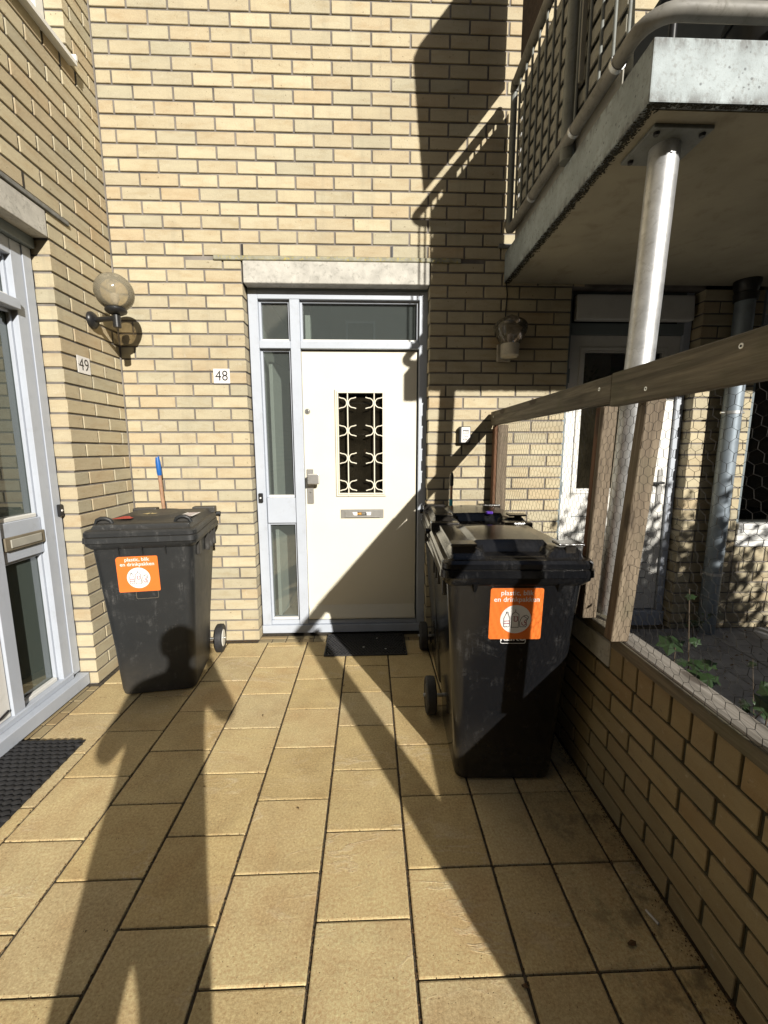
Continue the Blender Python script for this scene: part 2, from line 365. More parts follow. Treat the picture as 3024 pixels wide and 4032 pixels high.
def tubegeo(pts, r, seg=10, caps=True, V=None, F=None, sq=1.0):
    pts = [Vector(p) for p in pts]; V = [] if V is None else V; F = [] if F is None else F; base = len(V)
    rr = r if isinstance(r, (list, tuple)) else [r]*len(pts)
    for p, (n, b), q in zip(pts, frames(pts), rr):
        for k in range(seg):
            a = 2*math.pi*k/seg; V.append(p + n*math.cos(a)*q + b*math.sin(a)*q*sq)
    for i in range(len(pts)-1):
        for k in range(seg):
            a = base+i*seg+k; b = base+i*seg+(k+1) % seg; F.append((a, b, b+seg, a+seg))
    if caps:
        F.append(tuple(base+k for k in reversed(range(seg)))); F.append(tuple(base+(len(pts)-1)*seg+k for k in range(seg)))
    return V, F
def tube(name, pts, r, mat, parent=None, seg=10, autos=50):
    V, F = tubegeo(pts, r, seg); return meshobj(name, V, F, mat, parent, autos=autos)
def lathe(name, c, prof, mat, parent=None, seg=24, axis='Z', autos=40):
    V, F = [], []; c = Vector(c)
    for (r, h) in prof:
        for k in range(seg):
            a = 2*math.pi*k/seg; x, y = r*math.cos(a), r*math.sin(a)
            V.append(c + (Vector((x, y, h)) if axis == 'Z' else Vector((x, h, y)) if axis == 'Y' else Vector((h, x, y))))
    for i in range(len(prof)-1):
        for k in range(seg):
            a = i*seg+k; b = i*seg+(k+1) % seg; F.append((a, b, b+seg, a+seg))
    if prof[0][0] > 1e-4: F.append(tuple(reversed(range(seg))))
    if prof[-1][0] > 1e-4: F.append(tuple((len(prof)-1)*seg+k for k in range(seg)))
    o = meshobj(name, V, F, mat, parent, autos=autos)
    bm = bmesh.new(); bm.from_mesh(o.data); bmesh.ops.remove_doubles(bm, verts=bm.verts[:], dist=1e-5); bmesh.ops.recalc_face_normals(bm, faces=bm.faces[:]); bm.to_mesh(o.data); bm.free()
    return o
def arc(c, r, a0, a1, n, plane='XZ'):
    out = []
    for i in range(n+1):
        a = R(a0+(a1-a0)*i/n); u, v = r*math.cos(a), r*math.sin(a)
        out.append(Vector(c)+(Vector((u, 0, v)) if plane == 'XZ' else Vector((u, v, 0)) if plane == 'XY' else Vector((0, u, v))))
    return out
def stroke(pts, w):                 # flat ribbon in XY
    V, F = [], []; pts = [Vector((*p, 0)) for p in pts]; n = len(pts); closed = (pts[0]-pts[-1]).length < 1e-6
    for i, p in enumerate(pts):
        a = pts[i-1] if i else (pts[-2] if closed else p); b = pts[i+1] if i < n-1 else (pts[1] if closed else p)
        t1 = (p-a).normalized() if (p-a).length > 1e-9 else (b-p).normalized(); t2 = (b-p).normalized() if (b-p).length > 1e-9 else t1
        t = (t1+t2).normalized(); nn = Vector((-t.y, t.x, 0)); k = w/2/max(.5, nn.dot(Vector((-t1.y, t1.x, 0))))
        V += [p+nn*k, p-nn*k]
    for i in range(n-1): F.append((2*i, 2*i+1, 2*i+3, 2*i+2))
    return V, F
def flat(name, parts, mat, parent, M):   # parts: list of (V,F) in the XY plane, M places them
    V, F = [], []
    for v, f in parts:
        b = len(V); V += [M @ Vector(p) for p in v]; F += [tuple(i+b for i in q) for q in f]
    return meshobj(name, V, F, mat, parent)
def poly(pts): return [Vector((*p, 0)) for p in pts], [tuple(range(len(pts)))]
def disc(c, r, n=36): return poly([(c[0]+r*math.cos(2*math.pi*k/n), c[1]+r*math.sin(2*math.pi*k/n)) for k in range(n)])
def rrect(w, h, r, n=5, c=(0, 0)):
    p = []
    for (sx, sy, a0) in ((1, 1, 0), (-1, 1, 90), (-1, -1, 180), (1, -1, 270)):
        for i in range(n+1):
            a = R(a0+90*i/n); p.append((c[0]+sx*(w/2-r)+r*math.cos(a), c[1]+sy*(h/2-r)+r*math.sin(a)))
    return p
def text(name, body, size, mat, parent, M, off=0.0, align='CENTER', sx=1.0, thick=0.0):
    cu = bpy.data.curves.new(name, 'FONT'); cu.body = body; cu.size = size; cu.align_x = align; cu.align_y = 'CENTER'
    cu.offset = off; cu.extrude = thick; cu.resolution_u = 3; cu.space_line = .95
    o = bpy.data.objects.new('tmp', cu); COL.objects.link(o)
    dg = bpy.context.evaluated_depsgraph_get(); dg.update()
    me = bpy.data.meshes.new_from_object(o.evaluated_get(dg)); bpy.data.objects.remove(o)
    me.transform(M @ Matrix.Diagonal((sx, 1, 1, 1))); me.materials.clear(); me.materials.append(MAT[mat])
    return link(name, me, (0, 0, 0), parent)
def place(o, u, v, n):             # 4x4 from origin and the axes right u, up v, out n
    m = Matrix.Identity(4)
    for i in range(3): m[i][0] = u[i]; m[i][1] = v[i]; m[i][2] = n[i]; m[i][3] = o[i]
    return m
X, Y, Z = Vector((1, 0, 0)), Vector((0, 1, 0)), Vector((0, 0, 1))
def jit(a): return random.uniform(-a, a)

# ------------------------------------------------------------------ bricks
CH, JT, PER = .0825, .0122, .2505
def put_bricks(wall, specs, axis, face, depth, sign, mat='brick', limit=290, name='brick'):
    """specs: (u0, u1, z0, z1) along the wall; the biggest in the picture become bricks of their own, the rest one mesh"""
    items = []
    for s in specs:
        u0, u1, z0, z1 = s
        if u1-u0 < .02: continue
        um, zm = (u0+u1)/2, (z0+z1)/2
        p = proj((um, face, zm) if axis == 'X' else (face, um, zm))
        score = 0
        if p and -60 < p[0] < 3084 and -60 < p[1] < 4092: score = (u1-u0)*(z1-z0)/p[2]**2
        items.append((score, s))
    items.sort(key=lambda t: -t[0])
    indiv = [s for sc, s in items[:limit] if sc > 0]; rest = [s for sc, s in items[:limit] if sc <= 0]+[s for sc, s in items[limit:]]
    for (u0, u1, z0, z1) in indiv:
        L = round(u1-u0, 3); d = depth
        p = face + sign*(d/2 - jit(.0008)); um = (u0+u1)/2; zm = (z0+z1)/2 + jit(.0006)
        if axis == 'X': me = boxme(L, d, z1-z0, mat, .0022); loc = (um, p, zm); rot = (jit(.002), jit(.0015), jit(.002))
        else: me = boxme(d, L, z1-z0, mat, .0022); loc = (p, um, zm); rot = (jit(.0015), jit(.002), jit(.002))
        link(name, me, loc, wall, rot)
    if rest:
        V, F = [], []
        for (u0, u1, z0, z1) in rest:
            f = face - sign*jit(.0008); g = face+sign*depth; b = len(V); c = .0022
            if axis == 'X': q = lambda u, w, z: (u, w, z)
            else: q = lambda u, w, z: (w, u, z)
            V += [q(u0+c, f, z0+c), q(u1-c, f, z0+c), q(u1-c, f, z1-c), q(u0+c, f, z1-c)]
            fb = f+sign*c
            V += [q(u0, fb, z0), q(u1, fb, z0), q(u1, fb, z1), q(u0, fb, z1), q(u0, g, z0), q(u1, g, z0), q(u1, g, z1), q(u0, g, z1)]
            F += [(b, b+1, b+2, b+3)]
            for i in range(4):
                j = (i+1) % 4; F += [(b+i, b+4+i, b+4+j, b+j), (b+4+i, b+8+i, b+8+j, b+4+j)]
        me = bpy.data.meshes.new('bricks'); me.from_pydata(V, [], F); me.materials.append(MAT[mat])
        bm = bmesh.new(); bm.from_mesh(me); bmesh.ops.recalc_face_normals(bm, faces=bm.faces[:]); bm.to_mesh(me); bm.free()
        o = link('brickwork', me, (0, 0, 0), wall); tag(o, kind='stuff')
def courses(u0, u1, k0, k1, anchor, flip, holes=()):
    """running bond between u0 and u1; holes: (h0, h1, z0, z1) openings"""
    out = []
    for k in range(k0, k1):
        z0, z1 = k*CH+JT/2, (k+1)*CH-JT/2
        ph = anchor + (PER/2 if (k+flip) % 2 else 0)
        segs = [(u0, u1)]
        for (h0, h1, a, b) in holes:
            if z1 > a+.004 and z0 < b-.004:
                ns = []
                for (s, e) in segs:
                    if h1 <= s or h0 >= e: ns.append((s, e)); continue
                    if h0 > s: ns.append((s, h0))
                    if h1 < e: ns.append((h1, e))
                segs = ns
        for (s, e) in segs:
            n = math.floor((s-ph)/PER); x = ph+n*PER
            while x < e-.001:
                a = max(x+JT/2, s); b = min(x+PER-JT/2, e)
                if b-a > .022: out.append((a, b, z0, z1))
                x += PER
    return out
def wall_backing(name, wall, rects, axis, face, sign, depth, mat='mortar'):
    V, F = [], []
    for (u0, u1, z0, z1) in rects:
        f = face+sign*.0075; g = face+sign*depth; b = len(V)
        q = (lambda u, w, z: (u, w, z)) if axis == 'X' else (lambda u, w, z: (w, u, z))
        V += [q(u0, f, z0), q(u1, f, z0), q(u1, f, z1), q(u0, f, z1), q(u0, g, z0), q(u1, g, z0), q(u1, g, z1), q(u0, g, z1)]
        F += [(b, b+1, b+2, b+3), (b+7, b+6, b+5, b+4)]
        for i in range(4): j = (i+1) % 4; F.append((b+i, b+4+i, b+4+j, b+j))
    return meshobj(name, V, F, mat, wall)

# ------------------------------------------------------------------ ground
WY = 3.02
gv = [(-80, -80, -.03), (80, -80, -.03), (80, 80, -.03), (-80, 80, -.03)]
ground = meshobj('ground', gv, [(0, 1, 2, 3)], 'asphalt'); tag(ground, kind='structure')
path = meshobj('path', [(-1.93, -2.5, -.007), (.96, -2.5, -.007), (.96, 3.14, -.007), (-1.93, 3.14, -.007)], [(0, 1, 2, 3)], 'joint'); tag(path, kind='structure')
T = .30; G = .0045
def tilepiece(x0, x1, y0, y1, name='paving_tile'):
    d = box(name, (x0+.0045, y0+G/2, -.05), (x1-.0045, y1-G/2, 0), 'tile', path, .005, (jit(.0022), jit(.0022), jit(.0015)), 2)
    d.location.z += jit(.0009); return d
xs = [(-6, -5), (-5, -4), (-4, -3), (-3, -2), (-2, -1), (-1, 0), (0, 1)]
XB = [(.121+.30*a, .121+.30*b, (a % 2)) for a, b in xs] + [(.421, .632, 0), (.632, .845, 0), (.845, .945, 0)]
TL = .306
for (x0, x1, odd) in XB:
    # joints of the columns left of X=.121 are staggered by half a tile, the ones right of it line up
    off = 2.3076 if odd else 2.3076-TL/2
    n = -3
    while off - n*TL > -1.9:
        y1 = off-n*TL; y0 = y1-TL; n += 1
        y1 = min(y1, 2.982)
        if y1-y0 < .03: continue
        if y0 < -1.95: break
        tilepiece(x0, x1, y0, y1)
# small clay pavers in the two thresholds and along the left frame
def pavers(x0, x1, y0, y1, along, w, mat='brick_low'):
    if along == 'X':
        x = x0
        while x < x1-.02:
            e = min(x+w, x1); box('paver', (x+.003, y0+.003, -.05), (e-.003, y1-.003, -.0025+jit(.0012)), mat, path, .003, (jit(.01), jit(.01), jit(.01))); x = e
    else:
        y = y0
        while y < y1-.02:
            e = min(y+w, y1); box('paver', (x0+.003, y+.003, -.05), (x1-.003, e-.003, -.0025+jit(.0012)), mat, path, .003, (jit(.01), jit(.01), jit(.01))); y = e
pavers(-.86, .43, 2.985, 3.045, 'X', .105); pavers(-.86, .43, 3.048, 3.095, 'X', .21)
pavers(-1.74, -1.683, .6, 2.44, 'Y', .105); pavers(-1.80, -1.743, .6, 2.44, 'Y', .21)

# ------------------------------------------------------------------ main wall (number 48)
LZ0, LZ1 = 31*CH, 2.70
A0, A1 = -.849, .42
wallA = thing('brick_wall', (-1.7, WY, 0), 'tall sunlit wall of yellow bricks around the cream front door', 'wall')
KT = 62
sp = courses(-1.70, A0-JT/2+.0044, 0, 31, A0, 1) + courses(A1, 1.412, 0, 31, A1, 1)
sp += courses(-1.70, 3.6, 33, KT, A0, 1)
# two cut courses beside the lintel
for k in (31, 32):
    top = LZ1-.003 if k == 32 else None
    for c in courses(-1.70, A0-.006, k, k+1, A0, 1) + courses(A1+.006, 1.5, k, k+1, A1, 1):
        z1 = c[3]
        if k == 32 and c[1] > -1.03 and c[0] < .63: z1 = LZ1-.002
        sp.append((c[0], c[1], c[2], z1))
put_bricks(wallA, sp, 'X', WY, .10, 1, limit=296)
wall_backing('mortar', wallA, [(-1.95, A0-.008, 0, LZ0), (A1+.008, 1.404, 0, LZ0), (-1.95, A0-.004, LZ0, 33*CH), (A1+.004, 3.6, LZ0, 33*CH), (-1.95, 3.6, 33*CH, KT*CH)], 'X', WY, 1, .24)
# open weep joints over the lintel
for wx in (-.8385, .1625):
    box('weep_joint', (wx-.006, WY-.0012, 33*CH+.006), (wx+.006, WY+.03, 34*CH-.006), 'ink', wallA, 0)
# dark grime seam under the slab end and behind the right lamp
lint = thing('concrete_lintel', (-.2, WY, LZ0), 'pale concrete lintel above the cream front door', 'lintel')
box('lintel_block', (A0+.007, WY-.004, LZ0), (A1-.002, WY+.2, LZ1), 'concrete', lint, .004)
box('flashing', (-1.032, WY-.012, LZ1-.002), (.631, WY+.03, 33*CH+.003), 'flash', lint, .004)

box('slab_bearing', (.885, WY-.012, 2.795), (1.02, WY+.01, 2.822), 'flash_grey', wallA, .003)
# ------------------------------------------------------------------ left wall (number 49)
LX = -1.70; LY1 = 2.45; LY0 = .55
wallB = thing('brick_wall', (LX, 2.45, 0), 'yellow brick side wall in raking light with the globe lamp and number 49', 'wall')
wz0 = 44*CH+.012; wy1 = 2.765; wy0 = 1.55
spB = courses(LY1, WY-.004, 0, 31, LY1, 0) + courses(LY1+.006, WY-.004, 31, 33, LY1, 0) + courses(-3.2, WY-.004, 33, KT, LY1, 0, [(wy0, wy1, wz0, 60*CH)])
spB += courses(-3.2, LY0, 0, 33, LY0, 0)
put_bricks(wallB, spB, 'Y', LX, .10, -1, limit=296)
wall_backing('mortar', wallB, [(LY1+.008, WY+.1, 0, 33*CH), (-3.2, WY+.1, 33*CH, 44*CH), (-3.2, wy0-.008, 44*CH, 60*CH), (wy1+.008, WY+.1, 44*CH, 60*CH),
                               (-3.2, WY+.1, 60*CH, KT*CH), (-3.2, LY0-.008, 0, 33*CH)], 'Y', LX, -1, .25)
# fill strip of mortar in the inner corner
box('corner_mortar', (LX-.002, WY-.0065, 0), (LX+.0075, WY+.002, KT*CH), 'mortar', wallB, 0)
for yy, k in ((2.3245, 33), (2.70, 43)):
    box('weep_joint', (LX-.02, yy-.006, k*CH+.006), (LX+.0012, yy+.006, (k+1)*CH-.006), 'ink', wallB, 0)
lint2 = thing('concrete_lintel', (LX, 1.5, LZ0), 'weathered concrete lintel over the door of number 49', 'lintel')
box('lintel_block', (LX-.2, LY0-.1, LZ0), (LX+.003, LY1-.002, LZ1-.008), 'concrete', lint2, .004)
box('flashing', (LX-.05, LY0-.2, LZ1-.006), (LX+.012, 2.617, 33*CH-.004), 'flash_grey', lint2, .003)
# upstairs window of the left wall
uw = thing('upstairs_window', (LX, 2.2, wz0), 'white framed upstairs window with projecting sill in the top left corner', 'window')
meshobj('sill', [(LX-.13, wy0-.05, wz0+.028), (LX-.13, wy1+.014, wz0+.028), (LX+.045, wy1+.014, wz0-.004), (LX+.045, wy0-.05, wz0-.004),
                 (LX-.13, wy0-.05, wz0-.012), (LX-.13, wy1+.014, wz0-.012), (LX+.045, wy1+.014, wz0-.028), (LX+.045, wy0-.05, wz0-.028)],
        [(0, 3, 2, 1), (4, 5, 6, 7), (0, 1, 5, 4), (1, 2, 6, 5), (2, 3, 7, 6), (3, 0, 4, 7)], 'white', uw)
box('sill_end_cap', (LX-.0, wy1+.006, wz0-.004), (LX+.047, wy1+.020, wz0+.028), 'whitegloss', uw, .001)
box('jamb', (LX-.17, wy1-.065, wz0+.02), (LX-.10, wy1-.002, 60*CH), 'white', uw)
box('jamb', (LX-.17, wy0, wz0+.02), (LX-.10, wy0+.06, 60*CH), 'white', uw)
box('bottom_rail', (LX-.165, wy0+.06, wz0+.02), (LX-.105, wy1-.065, wz0+.085), 'white', uw)
box('top_rail', (LX-.165, wy0+.06, 60*CH-.07), (LX-.105, wy1-.065, 60*CH), 'white', uw)
box('pane', (LX-.148, wy0+.05, wz0+.08), (LX-.140, wy1-.055, 60*CH-.06), 'glass49', uw, 0)
box('room', (LX-.24, wy0-.1, wz0-.1), (LX-.20, wy1+.1, 60*CH+.1), 'interior', uw, 0)

# ------------------------------------------------------------------ entrance 48: frame
FY = 3.105
fr = thing('entrance_frame', (-.2, FY, 0), 'grey blue painted door frame with sidelight and top lights around the cream door', 'door frame')
def fbox(n, a, b, m='frame', p=fr, bev=.003): return box(n, a, b, m, p, bev)
fbox('jamb', (A0+.006, FY, .085), (-.776, FY+.10, 2.545)); fbox('jamb', (.362, FY, .085), (.424, FY+.10, 2.545))
fbox('head', (-.776, FY, 2.488), (.362, FY+.10, 2.545)); fbox('head_cover', (A0+.002, FY-.004, 2.5465), (A1+.004, FY+.09, 2.5585), 'frame_dark')
fbox('mullion', (-.556, FY+.001, .085), (-.487, FY+.10, 2.488))
fbox('transom', (-.487, FY-.002, 2.158), (.362, FY+.10, 2.208)); fbox('transom', (-.776, FY-.002, 2.158), (-.556, FY+.10, 2.208))
fbox('sill', (A0+.004, FY-.012, .022), (.424, FY+.12, .085)); fbox('sill_slope', (-.776, FY+.012, .085), (.362, FY+.10, .118))
fbox('infill_panel', (-.772, FY+.012, .895), (-.560, FY+.06, 1.088))
for (x0, x1, z0, z1) in ((-.776, -.556, 2.208, 2.488), (-.487, .362, 2.208, 2.488), (-.776, -.556, 1.088, 2.158), (-.776, -.556, .118, .895)):
    b = .016
    for (a, c) in (((x0, z0), (x0+b, z1)), ((x1-b, z0), (x1, z1)), ((x0+b, z0), (x1-b, z0+b*1.2)), ((x0+b, z1-b), (x1-b, z1))):
        fbox('glazing_bead', (a[0], FY+.030, a[1]), (c[0], FY+.052, c[1]), 'white' if a[1] == z0 and c[1]-a[1] < .03 else 'frame', fr, .002)
    fbox('pane', (x0+.008, FY+.053, z0+.008), (x1-.008, FY+.059, z1-.008), 'glass', fr, 0)
    fbox('glazing_bead', (x0, FY+.060, z0), (x1, FY+.075, z0+.014), 'frame', fr, 0)
# hall behind the glass
hall = thing('hallway', (-.2, 3.3, 0), 'dim hallway seen through the sidelight beside the cream door', 'room')
hv = [(-.80, 3.20, .0), (.45, 3.20, .0), (.45, 6.2, .0), (-.80, 6.2, .0), (-.80, 3.20, 2.62), (.45, 3.20, 2.62), (.45, 6.2, 2.62), (-.80, 6.2, 2.62)]
meshobj('hall_floor', [(v[0], v[1], .09) for v in hv[:4]], [(0, 1, 2, 3)], 'intfloor', hall)
meshobj('hall_wall', hv, [(0, 3, 7, 4), (1, 5, 6, 2), (3, 2, 6, 7), (4, 7, 6, 5)], 'interior', hall)
box('inner_door', (-.700, 3.26, .10), (-.672, 3.95, 2.10), 'white', hall, .003, (0, 0, R(-9)))
box('hall_panel', (-.47, 3.24, .10), (-.43, 3.30, 2.5), 'white', hall, .003)
box('inner_cupboard', (-.62, 4.6, .09), (-.2, 5.0, 1.35), 'dark', hall, .003)

# ------------------------------------------------------------------ entrance 48: door
DY = 3.138
door = thing('front_door', (-.06, DY, .12), 'cream painted front door with a barred window and grey letterbox', 'door')
def dbox(n, a, b, m='door', p=door, bev=.002): return box(n, a, b, m, p, bev)
dx0, dx1, dz0, dz1 = -.485, .350, .128, 2.150
gx0, gx1, gz0, gz1 = -.235, .105, 1.112, 1.862
V = [(dx0, DY, dz0), (dx1, DY, dz0), (dx1, DY, dz1), (dx0, DY, dz1), (gx0, DY, gz0), (gx1, DY, gz0), (gx1, DY, gz1), (gx0, DY, gz1)]
V += [(x, y+.045, z) for x, y, z in V]
F = [(0, 1, 5, 4), (1, 2, 6, 5), (2, 3, 7, 6), (3, 0, 4, 7), (8, 12, 13, 9), (9, 13, 14, 10), (10, 14, 15, 11), (11, 15, 12, 8),
     (4, 5, 13, 12), (5, 6, 14, 13), (6, 7, 15, 14), (7, 4, 12, 15), (0, 8, 9, 1), (1, 9, 10, 2), (2, 10, 11, 3), (3, 11, 8, 0)]
meshobj('door_leaf', V, F, 'door', door)
def ring(name, x0, x1, z0, z1, w, y0, y1, m, p):
    o = [(x0, z0), (x1, z0), (x1, z1), (x0, z1)]; i = [(x0+w, z0+w), (x1-w, z0+w), (x1-w, z1-w), (x0+w, z1-w)]
    V = [(x, y0+.004, z) for x, z in o]+[(x, y0, z) for x, z in [(x0+.004, z0+.004), (x1-.004, z0+.004), (x1-.004, z1-.004), (x0+.004, z1-.004)]]+[(x, y0, z) for x, z in i]+[(x, y1, z) for x, z in i]+[(x, y1, z) for x, z in o]
    F = []
    for k in range(4):
        j = (k+1) % 4
        for a in (0, 4, 8): F.append((a+k, a+j, a+4+j, a+4+k))
        F.append((k, 16+k, 16+j, j))
    return meshobj(name, V, F, m, p)
ring('window_moulding', -.252, .124, 1.094, 1.880, .013, DY-.012, DY+.001, 'door', door)
ring('window_moulding', -.238, .110, 1.108, 1.866, .012, DY-.019, DY+.012, 'door', door)
dbox('door_glass', (gx0, DY+.022, gz0), (gx1, DY+.028, gz1), 'glassdark', door, 0)
dbox('lace_curtain', (gx0, DY+.036, gz0), (gx1, DY+.038, gz1), 'curtain', door, 0)
gr = tube('grille', [(-.159, DY-.012, 1.098), (-.159, DY-.012, 1.876)], .0050, 'door', door, 8)
tube('grille_bar', [(.036, DY-.012, 1.098), (.036, DY-.012, 1.876)], .0050, 'door', gr, 8)
for bx in (-.159, .036):
    for bz in (1.783, 1.583, 1.381, 1.178):
        for s in (-1, 1):
            pts = [Vector((bx+s*.063, DY-.016, bz+.040)), Vector((bx+s*.044, DY-.016, bz+.034))]
            pts += [Vector((bx+s*(.040-.0335*math.cos(R(a))), DY-.016, bz+.0335*math.sin(R(a)))) for a in range(75, -76, -15)]
            pts += [Vector((bx+s*.044, DY-.016, bz-.034)), Vector((bx+s*.063, DY-.016, bz-.040))]
            tube('grille_scroll', pts, .0043, 'door', gr, 6)
meshobj('drip_rail', [(dx0+.008, DY+.001, .235), (dx1-.003, DY+.001, .235), (dx1-.001, DY-.040, .142), (dx0+.002, DY-.040, .142), (dx0+.008, DY+.001, .128), (dx1-.003, DY+.001, .128), (dx1-.001, DY-.040, .131), (dx0+.002, DY-.040, .131)],
        [(0, 3, 2, 1), (3, 7, 6, 2), (7, 4, 5, 6), (0, 4, 7, 3), (1, 2, 6, 5)], 'door', door)
lb = dbox('letterbox', (-.222, DY-.007, .925), (.104, DY+.002, .993), 'alu', door, .002)
fl = dbox('letterbox_flap', (-.190, DY-.012, .936), (.078, DY-.006, .982), 'alu', lb, .002)
dbox('letterbox_lip', (-.190, DY-.020, .932), (.078, DY-.011, .939), 'alu', lb, .002)
ML = place((-.056, DY-.0130, .962), X, Z, -Y)
flat('letterbox_sticker', [poly([(-.078, .012), (.066, .013), (.063, -.013), (-.066, -.014)])], 'stwhite', lb, ML)
flat('letterbox_print', [poly([(-.040, .012), (.024, .012), (.031, .004), (.031, -.014), (-.040, -.014)])], 'ink', lb, ML @ Matrix.Translation((0, 0, .0005)))
text('letterbox_lettering', 'NEE', .021, 'orangetxt', lb, ML @ Matrix.Translation((-.024, -.001, .001)), .0008, sx=.85)
flat('letterbox_smallprint', [stroke([(-.006, z), (.022, z)], .0022) for z in (.006, .0, -.006)], 'concrete', lb, ML @ Matrix.Translation((0, 0, .001)))
hp = dbox('handle_plate', (-.472, DY-.009, 1.040), (-.424, DY+.001, 1.300), 'alu', door, .002)
V, F = tubegeo([(-.436, DY-.005, 1.232), (-.436, DY-.055, 1.232)], .017, 12); meshobj('knob_stem', V, F, 'alu', hp, autos=40)
box('knob', (-.457, DY-.083, 1.192), (-.372, DY-.055, 1.268), 'alu', hp, .006, None, 2)
lathe('keyhole', (-.447, DY-.0100, 1.128), [(.0001, -.004), (.006, -.004), (.008, .0)], 'steel', hp, 14, 'Y')
lk = lathe('upper_lock', (-.455, DY, 1.722), [(.0001, -.012), (.012, -.012), (.014, -.008), (.0145, -.006), (.019, -.006), (.022, .0)], 'steel', door, 20, 'Y')
box('lock_slot', (-.457, DY-.0135, 1.710), (-.453, DY-.0115, 1.734), 'ink', lk, 0)
# threshold brush under the door
dbox('weather_strip', (-.486, DY-.004, .119), (.352, DY+.03, .129), 'ink', door, 0)

bell = box('doorbell', (-.828, FY-.018, 1.055), (-.796, FY, 1.125), 'black', None, .004); tag(bell, 'black doorbell on the left edge of the grey frame of the cream door', 'doorbell')
lathe('button', (-.812, FY-.018, 1.09), [(.0001, -.004), (.006, -.003), (.007, .001)], 'stwhite', bell, 12, 'Y')

# ------------------------------------------------------------------ number plates
def plate(num, M, label, w=.112, h=.098):
    me = boxme(w, h, .003, 'stwhite', .001)
    o = bpy.data.objects.new('house_number', me); COL.objects.link(o); o.matrix_world = M; W0[o.name] = Vector((0, 0, 0))
    tag(o, label, 'house number')
    L = Matrix.Translation((0, 0, .0021))
    text('digits', num, .098, 'ink', o, L @ Matrix.Translation((0, -.001, 0)), -.0002, sx=.92)
    for s in (-1, 1): flat('screw', [disc((s*.050, 0), .0022, 10)], 'ink', o, L)
    return o
plate('48', place((-1.022, WY-.0025, 1.951), X, Z, -Y), 'white plate with the number 48 left of the cream door')
plate('49', place((LX+.0025, 2.628, 1.944), -Y*-1 if False else Y, Z, X) if False else place((LX+.0025, 2.628, 1.944), Y, Z, X), 'white plate with the number 49 on the side wall below the globe lamp')

# ------------------------------------------------------------------ entrance 49
QX = -1.80
f49 = thing('entrance_frame', (QX, 2.0, 0), 'grey blue door frame of number 49 with tall cloudy panes at the left edge', 'door frame')
def q(n, x, y, z, m='frame', p=f49, bev=.003): return box(n, (QX-x[1], y[0], z[0]), (QX-x[0], y[1], z[1]), m, p, bev)
q('jamb', (0, .1), (2.315, LY1-.004), (.10, 2.50)); q('jamb_fillet', (-.006, .0), (2.385, LY1-.006), (.10, 2.50))
q('head', (0, .1), (LY0, 2.315), (2.42, 2.50)); q('head_cover', (-.03, .09), (LY0, LY1-.004), (2.502, 2.556), 'frame_dark')
q('sill', (-.055, .12), (LY0, LY1-.002), (.012, .085)); q('sill_step', (-.01, .12), (LY0, 2.385), (.085, .118))
q('transom', (-.022, .1), (LY0, 2.315), (2.155, 2.205)); q('mullion', (0, .1), (1.975, 2.045), (.10, 2.42))
q('jamb', (0, .1), (LY0+.002, LY0+.07), (.10, 2.42))
q('infill_panel', (.015, .06), (2.047, 2.313), (.885, 1.085))
for (y0, y1, z0, z1) in ((2.045, 2.315, 2.205, 2.42), (2.045, 2.315, 1.085, 2.155), (2.045, 2.315, .118, .885)):
    b = .016
    q('glazing_bead', (.03, .05), (y0, y0+b), (z0, z1)); q('glazing_bead', (.03, .05), (y1-b, y1), (z0, z1))
    q('glazing_bead', (.022, .05), (y0+b, y1-b), (z0, z0+.022), 'white'); q('glazing_bead', (.03, .05), (y0+b, y1-b), (z1-b, z1))
    q('pane', (.051, .057), (y0+.008, y1-.008), (z0+.008, z1-.008), 'glass49', f49, 0)
q('pane', (.051, .057), (LY0+.08, 1.97), (2.21, 2.42), 'glass49', f49, 0)
l49 = q('letterbox', (.000, .015), (2.06, 2.312), (.945, 1.012), 'tan', f49, .002)
box('letterbox_flap', (QX-.003, 2.09, .957), (QX+.005, 2.285, 1.0), 'screen', l49, .002)
d49 = thing('front_door', (QX, 1.5, .12), 'sliver of the white painted door of number 49 at the left edge', 'door')
box('door_leaf', (QX-.06, LY0+.075, .12), (QX-.012, 1.972, 2.15), 'white', d49, .003)
tube('draught_strip', [(QX-.008, 1.955, .16), (QX-.004, 1.90, .15), (QX-.004, 1.85, .15)], .006, 'ink', d49, 6)
h49 = thing('hallway', (-2.4, 1.5, 0), 'dim hallway behind the cloudy panes of number 49', 'room')
meshobj('hall_wall', [(-1.92, .5, 0), (-1.92, 2.5, 0), (-3.6, 2.5, 0), (-3.6, .5, 0), (-1.92, .5, 2.6), (-1.92, 2.5, 2.6), (-3.6, 2.5, 2.6), (-3.6, .5, 2.6)],
        [(0, 3, 2, 1), (1, 2, 6, 5), (2, 3, 7, 6), (3, 0, 4, 7), (4, 5, 6, 7)], 'interior', h49)
bell2 = box('doorbell', (QX-.0, 2.412, 1.065), (QX+.022, 2.444, 1.135), 'black', None, .004); tag(bell2, 'black doorbell between the frame of number 49 and the brick corner', 'doorbell')
lathe('button', (QX+.022, 2.428, 1.10), [(.007, -.001), (.006, .003), (.0001, .004)], 'stwhite', bell2, 12, 'X')

